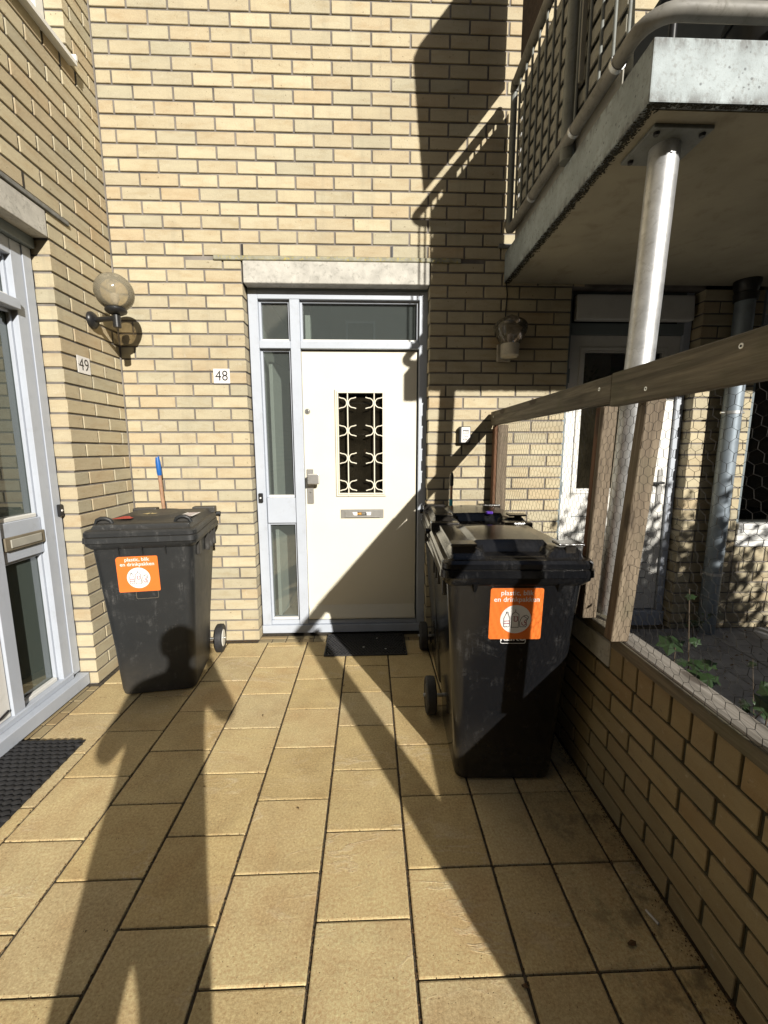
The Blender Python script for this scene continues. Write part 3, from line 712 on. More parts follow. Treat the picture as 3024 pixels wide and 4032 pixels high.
# ------------------------------------------------------------------ globe lamp on the left wall
gl = thing('wall_lamp', (LX, 2.75, 2.232), 'smoked globe lamp on a black bracket fixed to the side wall', 'lamp')
GX, GY = -1.518, 2.695
lathe('wall_plate', (LX, 2.745, 2.232), [(.050, 0), (.050, .012), (.042, .022), (.026, .034), (.0001, .036)], 'black', gl, 24, 'X')
tube('arm', [(LX+.02, 2.742, 2.232), (LX+.09, 2.72, 2.232), (GX, GY, 2.232)], .015, 'black', gl, 12)
tube('upright', [(GX, GY, 2.178), (GX, GY, 2.258)], .022, 'black', gl, 14)
lathe('collar', (GX, GY, 2.252), [(.0001, 0), (.035, 0), (.056, .012), (.060, .022), (.054, .040), (.048, .040)], 'black', gl, 28)
prof = [(.047, .030)] + [(.106*math.sin(R(a)), .124-.106*math.cos(R(a))) for a in range(28, 181, 8)]
prof[-1] = (.0001, .230)
lathe('globe', (GX, GY, 2.252), prof, 'globe', gl, 40, autos=80)
lathe('bulb', (GX, GY, 2.29), [(.012, 0), (.014, .02), (.026, .05), (.022, .075), (.0001, .085)], 'stwhite', gl, 14, autos=80)

# jar lamp right of the door
jl = thing('wall_lamp', (.96, WY, 2.13), 'small ribbed glass lamp with a white base on the shaded bricks under the balcony', 'lamp')
JX, JY = .955, WY-.115
box('back_plate', (JX-.058, WY-.022, 2.055), (JX+.040, WY-.001, 2.17), 'cream', jl, .004)
lathe('socket', (JX, JY, 2.062), [(.0001, .0), (.048, .0), (.060, .012), (.062, .085), (.052, .088)], 'cream', jl, 24)
box('bracket', (JX-.035, JY, 2.075), (JX+.035, WY-.018, 2.125), 'white', jl, .004)
pr = [(.052, 0)]
for i in range(1, 19):
    t = i/18; rr = .052+.058*math.sin(min(1, t*1.6)*math.pi/2) if t < .62 else .110*math.cos((t-.62)/.38*math.pi/2)
    pr.append((max(.0001, rr+(.004 if i % 2 and t < .62 else 0)), t*.20))
lathe('ribbed_globe', (JX, JY, 2.140), pr, 'ribglass', jl, 28, autos=60)
lathe('bulb', (JX, JY, 2.14), [(.012, 0), (.014, .02), (.024, .05), (.02, .07), (.0001, .08)], 'stwhite', jl, 12, autos=80)
tube('cable', [(JX, WY-.006, 2.20), (JX-.004, WY-.004, 2.38), (JX+.002, WY-.005, 2.50), (JX-.01, WY-.004, 2.60)], .004, 'black', jl, 6)

# key meter box on the wall
kb = thing('meter_box', (.69, WY, 1.55), 'small black and white meter box on the brick wall right of the cream door', 'meter')
box('housing', (.640, WY-.045, 1.488), (.722, WY-.001, 1.606), 'black', kb, .005)
MK = place((.6865, WY-.0458, 1.548), X, Z, -Y)
flat('front_plate', [poly([(-.031, .053), (.028, .053), (.031, .050), (.031, -.028), (.018, -.053), (-.031, -.053)])], 'stwhite', kb, MK)
flat('counter_window', [poly([(-.022, .034), (.020, .034), (.020, .008), (-.022, .008)])], 'ink', kb, MK @ Matrix.Translation((0, 0, .0006)))
flat('counter_face', [poly([(-.020, .028), (.017, .028), (.017, .010), (-.020, .010)])], 'stwhite', kb, MK @ Matrix.Translation((0, 0, .0012)))
text('lettering', '1733', .017, 'ink', kb, MK @ Matrix.Translation((-.002, .020, .0018)))
text('lettering', 'ZVH', .019, 'ink', kb, MK @ Matrix.Translation((0, -.012, .0008)))
text('lettering', 'KEK', .019, 'ink', kb, MK @ Matrix.Translation((-.004, -.033, .0008)))

# ------------------------------------------------------------------ wheelie bins
def sstep(a, b, x):
    t = max(0, min(1, (x-a)/(b-a))); return t*t*(3-2*t)
def make_bin(loc, ang, mat, variant, label, group='wheelie bins with plastic sticker'):
    t = thing('wheelie_bin', loc, label, 'bin', group, (0, 0, ang), local=True); t.scale = (1.0, 1.0, 1.015) if variant == 'a' else (1.03, 1.0, 1.022)
    # body: rounded sections leaning outward to the top
    secs = [(.000, .180, .105, .46, .04), (.010, .203, .084, .49, .045), (.04, .210, .078, .50, .05), (.30, .222, .064, .535, .05), (.60, .243, .045, .575, .048), (.88, .262, .028, .61, .045), (.925, .264, .025, .615, .045)]
    V, F = [], []; n = 6; cnt = 4*(n+1)
    for (z, w, y0, y1, r) in secs:
        V += [(x, y, z) for x, y in rrect(2*w, y1-y0, r, n, (0, (y0+y1)/2))]
    for i in range(len(secs)-1):
        for k in range(cnt): a = i*cnt+k; b = i*cnt+(k+1) % cnt; F.append((a, b, b+cnt, a+cnt))
    F.append(tuple(reversed(range(cnt)))); F.append(tuple((len(secs)-1)*cnt+k for k in range(cnt)))
    meshobj('body', V, F, mat, t, autos=35)
    # rim with flared collar
    V, F = [], []
    rim = [(.895, .268, .020, .62), (.915, .285, .004, .645), (.935, .288, .002, .650), (.938, .283, .006, .645)]
    for (z, w, y0, y1) in rim: V += [(x, y, z) for x, y in rrect(2*w, y1-y0, .035, n, (0, (y0+y1)/2))]
    for i in range(len(rim)-1):
        for k in range(cnt): a = i*cnt+k; b = i*cnt+(k+1) % cnt; F.append((a, b, b+cnt, a+cnt))
    F.append(tuple(reversed(range(cnt)))); F.append(tuple((len(rim)-1)*cnt+k for k in range(cnt)))
    rimo = meshobj('rim', V, F, mat, t, autos=35)
    for gx in ((-.12, 0, .12) if variant == 'a' else (-.16, .165)):
        if variant == 'a': meshobj('gusset', [(gx-.003, .030, .90), (gx+.003, .030, .90), (gx+.003, .010, .90), (gx-.003, .010, .90), (gx-.003, .036, .835), (gx+.003, .036, .835)], [(0, 1, 2, 3), (3, 2, 5, 4), (0, 3, 4), (1, 5, 2), (0, 4, 5, 1)], mat, rimo)
        else: meshobj('gusset', [(gx-.016, .030, .905), (gx+.016, .030, .905), (gx+.010, .004, .905), (gx-.010, .004, .905), (gx-.002, .038, .85), (gx+.002, .038, .85)], [(0, 1, 2, 3), (3, 2, 5, 4), (0, 3, 4), (1, 5, 2), (0, 4, 5, 1)], mat, rimo)
    for s in (-1, 1):
        box('side_lug', (s*.262-.012, .12, .82), (s*.262+.014, .17, .905), mat, t, .004)
        for yy in (.33, .42, .51): box('side_rib', (s*.262-.004, yy-.004, .80), (s*.262+.024, yy+.004, .91), mat, t, .002)
    # lid: height field on a rounded rectangle, with a skirt
    w, y0, y1 = .291, -.004, .665; N, Mn = 64, 72
    def h(x, y):
        ex = w-abs(x); ey = min(y-y0, (y1-y)*1.0); cr = .05
        e = min(ex, ey)
        if ex < cr and ey < cr: e = cr-math.hypot(cr-ex, cr-ey)
        z = .985
        z += .012*sstep(.0, .010, e) + .030*sstep(.030, .052, e)
        if variant == 'a':
            d = math.hypot(x/.165, (y-.33)/.20); z += .016*(1-sstep(.82, 1.02, d)) - .004*(1-sstep(.55, .7, d))
            z += .010*(1-sstep(0, 1, math.hypot(x/.28, (y-.33)/.33)))
        else:
            z += .014*(1-sstep(0, 1, math.hypot(x/.29, (y-.36)/.34)))
            if y < .19 and e > .03:     # scooped middle between two rounded front corners
                sc = (1-sstep(.110, .135, abs(x)))*(1-sstep(.115, .135, y)); z -= .024*sc*sstep(.034, .05, e)
                z += .010*sstep(.13, .16, abs(x))*(1-sstep(.10, .18, y))*sstep(.03, .06, e)
            if e > .03: z += .020*(1-sstep(.140, .152, abs(x)))*sstep(.130, .142, y)*(1-sstep(.40, .60, y))
        return z
    V, F = [], []
    for j in range(Mn+1):
        for i in range(N+1):
            u, v = -w+2*w*i/N, y0+(y1-y0)*j/Mn
            # pull the corners of the grid round
            ex, ey = w-abs(u), min(v-y0, y1-v); cr = .045
            if ex < cr and ey < cr:
                dx, dy = cr-ex, cr-ey; L = math.hypot(dx, dy); mx = max(dx, dy)
                if L > 0:
                    k = mx/L; dx *= k; dy *= k
                    u = math.copysign(w-cr+dx, u); v = (y0+cr-dy) if v-y0 < y1-v else (y1-cr+dy)
            V.append((u, v, h(u, v)))
    V = [(x*(1-.10*max(0, y)), y, z) for x, y, z in V]
    W_ = N+1
    for j in range(Mn):
        for i in range(N): a = j*W_+i; F.append((a, a+1, a+W_+1, a+W_))
    border = [i for i in range(W_)]+[j*W_+N for j in range(1, Mn+1)]+[Mn*W_+i for i in range(N-1, -1, -1)]+[j*W_ for j in range(Mn-1, 0, -1)]
    b0 = len(V); nb = len(border)
    for zz, kx in ((.966, 1.0), (.963, .985), (.960, 1.012), (.932, 1.018), (.932, .99)):
        for bi in border:
            x, y, z = V[bi]; V.append((x*kx, (y-.33)*kx+.33, zz))
    for k in range(nb): F.append((border[k], b0+k, b0+(k+1) % nb, border[(k+1) % nb]))
    for r in range(4):
        for k in range(nb): a = b0+r*nb+k; b = b0+r*nb+(k+1) % nb; F.append((a, a+nb, b+nb, b))
    lid = meshobj('lid', V, F, mat, t, autos=32)
    for s in (-1, 1):
        hx = s*.205
        if variant == 'a':
            pts = [Vector((hx-.045, .085, 1.020)), Vector((hx-.034, .080, 1.045)), Vector((hx-.012, .078, 1.056)), Vector((hx+.012, .078, 1.056)), Vector((hx+.034, .080, 1.045)), Vector((hx+.045, .085, 1.020))]
            V, F = tubegeo(pts, .007, 8, sq=1.5); meshobj('lid_handle', V, F, mat, lid, autos=50)
            box('handle_web', (hx-.034, .086, 1.018), (hx+.034, .094, 1.048), mat, lid, .003)
        else:
            box('lid_handle', (hx-.050, .030, 1.046), (hx+.050, .105, 1.056), mat, lid, .004, None, 2)
            box('handle_web', (hx-.046 if s < 0 else hx-.02, .038, 1.015), (hx+.046 if s < 0 else hx+.02, .048, 1.047), mat, lid, .003)
    # hinge bar and push handles at the back
    tube('handle_bar', [(-.285, .715, .975), (.285, .715, .975)], .016, mat, t, 12)
    for s in (-1, 1):
        box('hinge_arm', (s*.22-.03, .60, .96), (s*.22+.03, .725, .995), mat, t, .008, None, 2)
        box('hinge_cover', (s*.19-.075, .63, .99), (s*.19+.075, .70, 1.035), mat, lid, .008, None, 2)
    # wheels on an axle
    ax = tube('axle', [(-.30, .565, .10), (.30, .565, .10)], .010, 'steel', t, 10)
    box('axle_bracket', (-.19, .45, .06), (.19, .58, .16), mat, t, .01)
    for s in (-1, 1):
        wx = s*.262
        wh = lathe('wheel', (wx, .565, .10), [(.058, -.020), (.088, -.026), (.098, -.020), (.100, 0), (.098, .020), (.088, .026), (.058, .020)], 'blackrub', t, 36, 'X')
        lathe('hub', (wx, .565, .10), [(.0001, -.027), (.056, -.024), (.062, -.018), (.062, .018), (.056, .024), (.0001, .027)], 'white' if variant == 'a' else 'black', wh, 24, 'X')
        for k in range(6):
            a = R(60*k); box('spoke', (wx-.021, .565-.004, .10-.001), (wx+.021, .565+.004, .10+.052), 'white' if variant == 'a' else 'black', wh, .001, None)
    return t, lid
def sticker(t, M, w=.205, h=.215, chip=False):
    r = rrect(w, h, .008, 4)
    if chip: r = [p for p in r if not (p[0] < -w/2+.012 and p[1] > h/2-.012)] + [(-w/2+.016, h/2), (-w/2+.006, h/2-.004), (-w/2, h/2-.014)]; r = sorted(r, key=lambda p: math.atan2(p[1], p[0]))
    V = [M @ Vector((p[0], p[1], 0)) for p in r]+[M @ Vector((p[0], p[1], -.0015)) for p in r]; n = len(r)
    F = [tuple(range(n))]+[(i, i+n, (i+1) % n+n, (i+1) % n) for i in range(n)]
    s = meshobj('sticker', V, F, 'orange', t)
    L = lambda z: M @ Matrix.Translation((0, 0, z))
    text('lettering', 'plastic, blik\nen drinkpakken', .0285, 'stwhite', s, L(.0006) @ Matrix.Translation((0, h*.345, 0)), .0003)
    flat('roundel', [disc((0, -.022), .060)], 'stwhite', s, L(.0005))
    cz = -.022
    P = []
    def pp(pts, w=.0021): P.append(stroke([(x, y+cz) for x, y in pts], w))
    pp([(-.046, -.030), (-.046, .004), (-.041, .018), (-.038, .024), (-.038, .031), (-.031, .031), (-.031, .024), (-.028, .018), (-.023, .004), (-.023, -.030), (-.029, -.033), (-.034, -.030), (-.040, -.033), (-.046, -.030)])
    pp([(-.038, .027), (-.031, .027)])
    pp([(-.016, -.034), (-.016, .020), (-.002, .032), (.012, .020), (.012, -.034), (-.016, -.034)]); pp([(-.002, .032), (-.002, .042)])
    pp([(.018, -.032), (.016, -.012), (.022, .006), (.030, .014), (.040, .018), (.050, .010), (.047, .001), (.043, -.004), (.042, -.016), (.045, -.024), (.040, -.032), (.018, -.032)])
    pp([(.030, .014), (.047, .002)])
    flat('icon_outline', P, 'ink', s, L(.0012))
    P.clear()
    pp([(-.047, -.008), (-.022, -.006)], .0030); pp([(-.047, -.018), (-.022, -.017)], .0030)
    pp([(-.010, .012), (-.006, .012), (-.006, -.006), (-.003, -.008), (.003, -.008), (.007, -.005), (.007, .011), (-.010, .012)], .0030)
    pp([(.024, -.012), (.026, -.022), (.033, -.026), (.040, -.022), (.042, -.012), (.036, -.014), (.034, -.008), (.042, .0)], .0028)
    flat('icon_fill', P, 'wine', s, L(.0016))
    return s
LEAN = math.atan(.0605)
def front(x, z, tilt=0.0, out=.0022):   # frame on the leaning front face, local coords
    up = Vector((0, -math.sin(LEAN), math.cos(LEAN))); o = Vector((x, .0808-.0605*z, z)) + Vector((0, -out, 0))
    n = Vector((0, -math.cos(LEAN), -math.sin(LEAN))); u = X*math.cos(tilt)+up*math.sin(tilt); v = up*math.cos(tilt)-X*math.sin(tilt)
    return place(o, u, v, n)
b1, lid1 = make_bin((-1.262, 2.262, 0), R(8.5), 'binold', 'a', 'scuffed dark grey wheelie bin standing alone against the left wall')
sticker(b1, front(-.035, .745, R(0)), .215, .205, True)
flat('maker_frame', [stroke(rrect(.115, .05, .008, 3, (0, 0))+[rrect(.115, .05, .008, 3, (0, 0))[0]], .0018)], 'tan', b1, front(.0, .625, 0, .0012))
ML1 = Matrix.Translation((-.03, .27, 1.0485)); text('lettering', '49', .075, 'gold', lid1, ML1 @ Matrix.Rotation(R(2), 4, 'Z'), .002)
flat('red_sticker', [poly([(-.195, .15), (-.095, .15), (-.075, .25), (-.165, .25)])], 'red', lid1, Matrix.Translation((0, 0, 1.0395)))
flat('paper_sticker', [poly([(.145, .17), (.235, .17), (.245, .33), (.165, .33)])], 'stwhite', lid1, Matrix.Translation((0, 0, 1.0405)))
flat('paper_sticker_print', [stroke([(.17, .18+.03*k), (.225, .18+.03*k)], .006) for k in range(4)]+[stroke([(.178, .312), (.232, .312)], .010)], 'wine', lid1, Matrix.Translation((0, 0, 1.0412)))
b2, lid2 = make_bin((.577, 1.528, 0), R(-2), 'binnew', 'b', 'glossy black wheelie bin at the front on the right with an orange sticker')
sticker(b2, front(.004, .775, R(0)))
flat('maker_frame', [stroke(rrect(.098, .05, .006, 3)+[rrect(.098, .05, .006, 3)[0]], .0022)], 'stwhite', b2, front(.0, .674, 0, .0012))
text('maker_lettering', 'KLIKO', .036, 'stwhite', b2, front(.0, .672, 0, .0014), .0012)
b3, lid3 = make_bin((.628, 2.262, 0), R(-2.5), 'binnew', 'b', 'black wheelie bin behind the glossy one with a purple peg on its lid')
box('peg', (.045, .10, 1.048), (.085, .135, 1.062), 'purple', lid3, .004, (0, 0, R(-15)))
flat('paper_label', [poly([(-.16, .15), (-.12, .14), (-.11, .21), (-.15, .22)])], 'stwhite', lid3, Matrix.Translation((0, 0, 1.0445)))

# ------------------------------------------------------------------ brooms behind the bins
br = thing('broom', (-1.40, 2.93, 0), 'broom with a wooden stick and blue grip behind the left bin', 'broom')
tube('stick', [(-1.405, 2.93, .10), (-1.463, 2.94, 1.275)], .0125, 'stick', br, 12)
tube('grip', [(-1.462, 2.94, 1.27), (-1.463, 2.94, 1.29), (-1.467, 2.941, 1.36), (-1.469, 2.941, 1.395)], [.014, .0165, .0165, .012], 'blue', br, 12)
tube('hanging_loop', [(-1.466, 2.941, 1.392), (-1.462, 2.941, 1.402), (-1.457, 2.941, 1.398), (-1.459, 2.941, 1.388)], .003, 'blue', br, 6)
box('head', (-1.52, 2.90, .06), (-1.28, 2.96, .10), 'stick', br, .005)
bm = bmesh.new()
for i in range(150):
    x, y = random.uniform(-1.515, -1.285), random.uniform(2.905, 2.955); a = bmesh.ops.create_cone(bm, segments=4, radius1=.0022, radius2=.0018, depth=.06, cap_ends=False, matrix=Matrix.Translation((x, y, .031)))
link('bristles', from_bm(bm, 'bristles', MAT['stick']), (0, 0, 0), br)
b2r = thing('broom', (.58, 2.90, 0), 'thin broom handle with a black grip and turquoise ring behind the right bins', 'broom')
tube('stick', [(.575, 2.93, .08), (.579, 2.905, 1.22)], .0095, 'stick', b2r, 10)
tube('grip', [(.579, 2.905, 1.19), (.579, 2.904, 1.20), (.5795, 2.903, 1.26), (.580, 2.902, 1.285)], [.011, .0135, .013, .006], 'black', b2r, 10)
tube('ring', [(.578, 2.908, 1.045), (.578, 2.907, 1.095)], .0125, 'cyan', b2r, 12)
box('head', (.44, 2.90, .04), (.70, 2.96, .08), 'black', b2r, .005)
bm = bmesh.new()
for i in range(120): bmesh.ops.create_cone(bm, segments=4, radius1=.0022, radius2=.0018, depth=.04, cap_ends=False, matrix=Matrix.Translation((random.uniform(.445, .695), random.uniform(2.905, 2.955), .021)))
link('bristles', from_bm(bm, 'bristles', MAT['black']), (0, 0, 0), b2r)

# ------------------------------------------------------------------ door mats
def honey_mat():
    x0, x1, y0, y1 = -.325, .250, 2.752, 3.075
    o = thing('door_mat', (-.04, 2.91, 0), 'black rubber ring mat in front of the cream door', 'doormat')
    V, F = [], []; pitch = .0245; j = 0; y = y0+pitch/2
    while y < y1:
        x = x0+pitch/2+(pitch/2 if j % 2 else 0)
        while x < x1-pitch*.3:
            b = len(V); n = 6
            for (r, z) in ((.0125, .001), (.0125, .010), (.0095, .0115), (.0085, .010), (.0085, .001)):
                for k in range(n): a = math.pi/6+k*math.pi/3; V.append((x+r*1.12*math.cos(a), y+r*1.12*math.sin(a), z+.0005))
            for q_ in range(4):
                for k in range(n): F.append((b+q_*n+k, b+q_*n+(k+1) % n, b+(q_+1)*n+(k+1) % n, b+(q_+1)*n+k))
            x += pitch
        y += pitch*.866; j += 1
    m = meshobj('ring_grid', V, F, 'blackrub', o); tag(m, kind='stuff')
    for (a, b) in (((x0-.008, y0-.006), (x1+.008, y0+.002)), ((x0-.008, y1-.002), (x1+.008, y1+.006)), ((x0-.009, y0), (x0, y1)), ((x1, y0), (x1+.009, y1))):
        box('border', (a[0], a[1], .001), (b[0], b[1], .012), 'blackrub', o, .002)
    for (x, y) in ((.04, 2.99), (-.06, 2.85), (.10, 2.82)):
        box('crumb', (x, y, .012), (x+.014, y+.008, .016), 'butt', o, .002, (0, 0, jit(1)))
honey_mat()
def scale_mat():
    x0, x1, y0, y1 = -1.765, -1.435, 1.30, 1.935
    o = thing('door_mat', (-1.6, 1.62, 0), 'black rubber scale pattern mat in front of number 49', 'doormat')
    box('base', (x0, y0, .001), (x1, y1, .006), 'blackrub', o, .001)
    V, F = [], []; px, py = .036, .026; j = 0; y = y1-.012
    while y > y0:
        x = x0+.012+(px/2 if j % 2 else 0)
        while x < x1:
            b = len(V); c = []
            for k in range(8):
                a = k*math.pi/4; c.append((x+.0175*math.cos(a)*1.05, y+.0115*math.sin(a)*1.15, .010+.006*(-math.sin(a)*.5+.5)))
            V += [(p[0], p[1], .005) for p in c]+c+[(x, y-.002, .0195)]
            for k in range(8): j2 = (k+1) % 8; F += [(b+k, b+j2, b+8+j2, b+8+k), (b+8+k, b+8+j2, b+16)]
            x += px
        y -= py; j += 1
    m = meshobj('scales', V, F, 'blackrub', o, autos=35); tag(m, kind='stuff')
scale_mat()

# ------------------------------------------------------------------ low wall
LWX = .945; LWT = .12; LWY0 = -.42
lw = thing('low_brick_wall', (LWX, 1.2, 0), 'low shaded brick wall with an upright top course along the right of the path', 'wall')
spL = courses(LWY0, WY-.004, 0, 7, 1.10, 0)
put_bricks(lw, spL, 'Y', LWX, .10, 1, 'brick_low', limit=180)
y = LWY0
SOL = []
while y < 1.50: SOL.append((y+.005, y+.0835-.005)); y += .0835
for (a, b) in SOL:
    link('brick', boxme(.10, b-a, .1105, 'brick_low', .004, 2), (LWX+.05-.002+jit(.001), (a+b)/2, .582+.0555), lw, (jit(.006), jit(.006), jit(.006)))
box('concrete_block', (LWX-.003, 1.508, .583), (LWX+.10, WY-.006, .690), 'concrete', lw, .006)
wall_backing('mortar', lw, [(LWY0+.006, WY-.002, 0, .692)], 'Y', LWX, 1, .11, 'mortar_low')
# dirt washed into the foot of the wall
def debris():
    V, F = [], []
    for i in range(2600):
        y = random.uniform(.2, 3.0); x = .945-abs(random.gauss(0, .020)); s = random.uniform(.0008, .0032)
        if random.random() < .25: x = random.uniform(.36, .9); y = random.choice([random.uniform(1.9, 2.25), random.uniform(2.6, 3.0)]) ; s *= .8
        b = len(V); a = random.uniform(0, 6.28); z = random.uniform(.0005, .004)
        for k in range(4): V.append((x+s*math.cos(a+k*1.57)*random.uniform(.6, 1.4), y+s*math.sin(a+k*1.57)*random.uniform(.6, 1.4), z+random.uniform(0, .003)))
        V.append((x, y, z+s*.7)); F += [(b, b+1, b+4), (b+1, b+2, b+4), (b+2, b+3, b+4), (b+3, b, b+4)]
    for i in range(900):
        y = WY-abs(random.gauss(0, .012)); x = random.uniform(-1.69, -.86); s = random.uniform(.0015, .004); b = len(V); a = random.uniform(0, 6.28)
        for k in range(4): V.append((x+s*math.cos(a+k*1.57), y+s*math.sin(a+k*1.57), .001+random.uniform(0, .003)))
        V.append((x, y, s)); F += [(b, b+1, b+4), (b+1, b+2, b+4), (b+2, b+3, b+4), (b+3, b, b+4)]
    for i in range(5200):
        xj = random.choice([-1.379, -1.079, -.779, -.479, -.179, .121, .421, .632, .845]); y = random.uniform(.5, 2.98); x = xj+random.gauss(0, .003); s = random.uniform(.0006, .0024)
        if random.random() < .3:
            x = random.uniform(-1.6, .9); y = 2.3076-.153*random.randint(-4, 11)+random.gauss(0, .002)
        b = len(V); a = random.uniform(0, 6.28)
        for k in range(4): V.append((x+s*math.cos(a+k*1.57), y+s*1.6*math.sin(a+k*1.57), -.003+random.uniform(0, .003)))
        V.append((x, y, s*.6)); F += [(b, b+1, b+4), (b+1, b+2, b+4), (b+2, b+3, b+4), (b+3, b, b+4)]
    o = meshobj('soil_crumbs', V, F, 'dryleaf'); tag(o, 'dark crumbs of soil gathered in the paving joints and along the foot of the walls', 'soil', kind='stuff')
debris()

# ------------------------------------------------------------------ wire fence on the low wall
fe = thing('garden_fence', (.93, 1.2, .69), 'wooden rail fence with chicken wire on the low brick wall', 'fence')
def plank(name, pts_lo, h, w, mat, parent, y_slices=None, bev=.003): pass
box('sill_board', (.932, LWY0, .693), (1.012, 1.478, .742), 'woodlight', fe, .004, (0, 0, R(-.2)))
box('sill_board', (.940, 1.50, .693), (1.02, 3.0, .735), 'wood', fe, .004)
box('sill_fascia', (.925, LWY0, .690), (.9335, 1.47, .736), 'wood', fe, .002)
RZ0, RZ1 = 1.612, 1.708
box('top_rail', (.868, 1.505, RZ0), (.900, 2.995, RZ1), 'wood', fe, .003, (R(.0), 0, 0))
box('top_rail', (.866, -.42, RZ0-.016), (.898, 1.503, RZ1+.004), 'wood', fe, .003, (R(.0), 0, 0))
for (yy, zz) in ((1.58, 1.668), (1.31, 1.632), (.98, 1.682), (2.93, 1.67)):
    sc_ = lathe('screw', (.8665, yy, zz), [(.0001, -.0015), (.003, -.0012), (.0065, -.0012), (.0075, 0)], 'steel', fe, 14, 'X')
    lathe('screw_recess', (.8645, yy, zz), [(.0001, 0), (.0028, 0)], 'ink', sc_, 8, 'X')
def post(x0, x1, y0, y1, z0, z1, mat, lean=(0, 0)):
    a = [(x0, y0), (x1, y0), (x1, y1), (x0, y1)]; V = [(x, y, z0) for x, y in a]+[(x+lean[0], y+lean[1], z1) for x, y in a]
    o = meshobj('post', V, [(3, 2, 1, 0), (4, 5, 6, 7), (0, 1, 5, 4), (1, 2, 6, 5), (2, 3, 7, 6), (3, 0, 4, 7)], mat, fe)
    bm = bmesh.new(); bm.from_mesh(o.data); bmesh.ops.bevel(bm, geom=bm.edges[:], offset=.003, segments=1, affect='EDGES'); bm.to_mesh(o.data); bm.free(); return o
post(.884, .950, 1.405, 1.455, .742, 1.61, 'woodv', (.035, -.03))      # the pair in the middle
post(.900, .958, 1.640, 1.668, .735, 1.61, 'woodv', (.012, -.02)); post(.902, .962, 1.669, 1.70, .735, 1.61, 'woodred', (.012, -.02))
post(.903, .975, 2.925, 2.975, .735, 1.615, 'woodv', (0, 0)); post(.881, .902, 2.93, 2.985, .735, 1.61, 'woodred', (0, 0))
post(.905, .965, .74, .81, .742, 1.61, 'woodv', (.0, .0))
# fence end post behind the photographer: unseen board shaped for the ground shadow
V = [(.93, -.42, .0), (.93, -.10, .0), (.93, -.17, 1.62), (.93, -.42, 1.62)]; V += [(x+.045, y, z) for x, y, z in V]
meshobj('end_board', V, [(0, 3, 2, 1), (4, 5, 6, 7), (0, 1, 5, 4), (1, 2, 6, 5), (2, 3, 7, 6), (3, 0, 4, 7)], 'woodv', fe)
# chicken wire
def wire():
    V, F = [], []; P = {}
    hw, hh = .0235, .0385       # cell pitch along Y and Z
    y0, y1, z0, z1 = .25, 2.98, .745, 1.615
    nj = int((z1-z0)/(hh*.5))+2; ni = int((y1-y0)/hw)+2
    def node(i, j, s):
        # hexagons with vertical twisted sides: rows of zigzag
        k = (i, j, s)
        if k not in P:
            y = y0+i*hw; z = z0+j*hh*.80+(hh*.42 if s else 0)
            bow = .006*math.sin(y*7+z*5)+.004*math.sin(z*19+y*3)
            P[k] = Vector((.918+bow+.010*math.sin(y*2.3), y+jit(.0020), z+jit(.0020)))
        return P[k]
    rows = int((z1-z0)/(hh*.80))+1; wr = .00058
    def seg(a, b, r):
        V2, F2 = tubegeo([a, b], r, 3, False); o = len(V); V.extend(V2); F.extend(tuple(q+o for q in f) for f in F2)
    # node grid: j rows, each row is a zigzag between z (even) and z+dz (odd)
    Q = {}
    def nd(i, j):
        if (i, j) not in Q:
            up = (i+j) % 2
            y = y0+i*hw*.87; z = z0+j*hh*.75+(hh*.24 if up else 0)
            bow = .007*math.sin(y*7+z*5)+.005*math.sin(z*19+y*3)
            Q[(i, j)] = Vector((.922+bow, y+jit(.0022)+.004*math.sin(z*9), z+jit(.0022)+.004*math.sin(y*11)))
        return Q[(i, j)]
    NI = int((y1-y0)/(hw*.87)); NJ = int((z1-z0)/(hh*.75))
    for j in range(NJ+1):
        for i in range(NI): seg(nd(i, j), nd(i+1, j), wr)
        if j < NJ:
            for i in range(NI+1):
                if (i+j) % 2: seg(nd(i, j), nd(i, j+1), wr*1.5)
    for zz in (z0+.30, z1-.004):
        pts = [Vector((.921+.004*math.sin(y_*.9), y0+(y1-y0)*y_/60, zz+.004*math.sin(y_*.7))) for y_ in range(61)]
        V2, F2 = tubegeo(pts, wr*1.2, 3, False); o = len(V); V.extend(V2); F.extend(tuple(q+o for q in f) for f in F2)
    o = meshobj('chicken_wire', V, F, 'wire', fe); tag(o, kind='stuff')
wire()

# ------------------------------------------------------------------ balcony with slab, rail and column
bal = thing('balcony', (.93, 2.3, 2.58), 'concrete balcony with a grey railing jutting out on the upper right', 'balcony')
BX0, BX1, BY0, BZ0, BZ1 = .930, 3.7, 1.520, 2.578, 2.765
box('slab', (BX0, BY0, BZ0), (BX1, WY-.002, BZ1), 'slab', bal, .006, None, 2)
box('soffit', (BX0+.030, BY0+.028, BZ0-.004), (BX1-.02, WY-.004, BZ0-.0008), 'soffit', bal, 0)
# black growth hanging off the lower edge
V, F = [], []
for i in range(3600):
    if i < 2500: x, y = BX0+random.uniform(.0, .035)+abs(random.gauss(0, .008)), random.uniform(BY0, WY)
    else: x, y = random.uniform(BX0, 2.2), BY0+random.uniform(-.001, .016)
    s = random.uniform(.0015, .006); b = len(V); z = BZ0-.003; a = random.uniform(0, 6.28)
    for k in range(4): V.append((x+s*math.cos(a+k*1.57)*random.uniform(.5, 1.5), y+s*math.sin(a+k*1.57)*random.uniform(.5, 1.5), z-.0015))
    V.append((x, y, z-s*.5)); F += [(b, b+1, b+4), (b+1, b+2, b+4), (b+2, b+3, b+4), (b+3, b, b+4)]
tag(meshobj('edge_moss', V, F, 'moss', bal), kind='stuff')
RX = .915
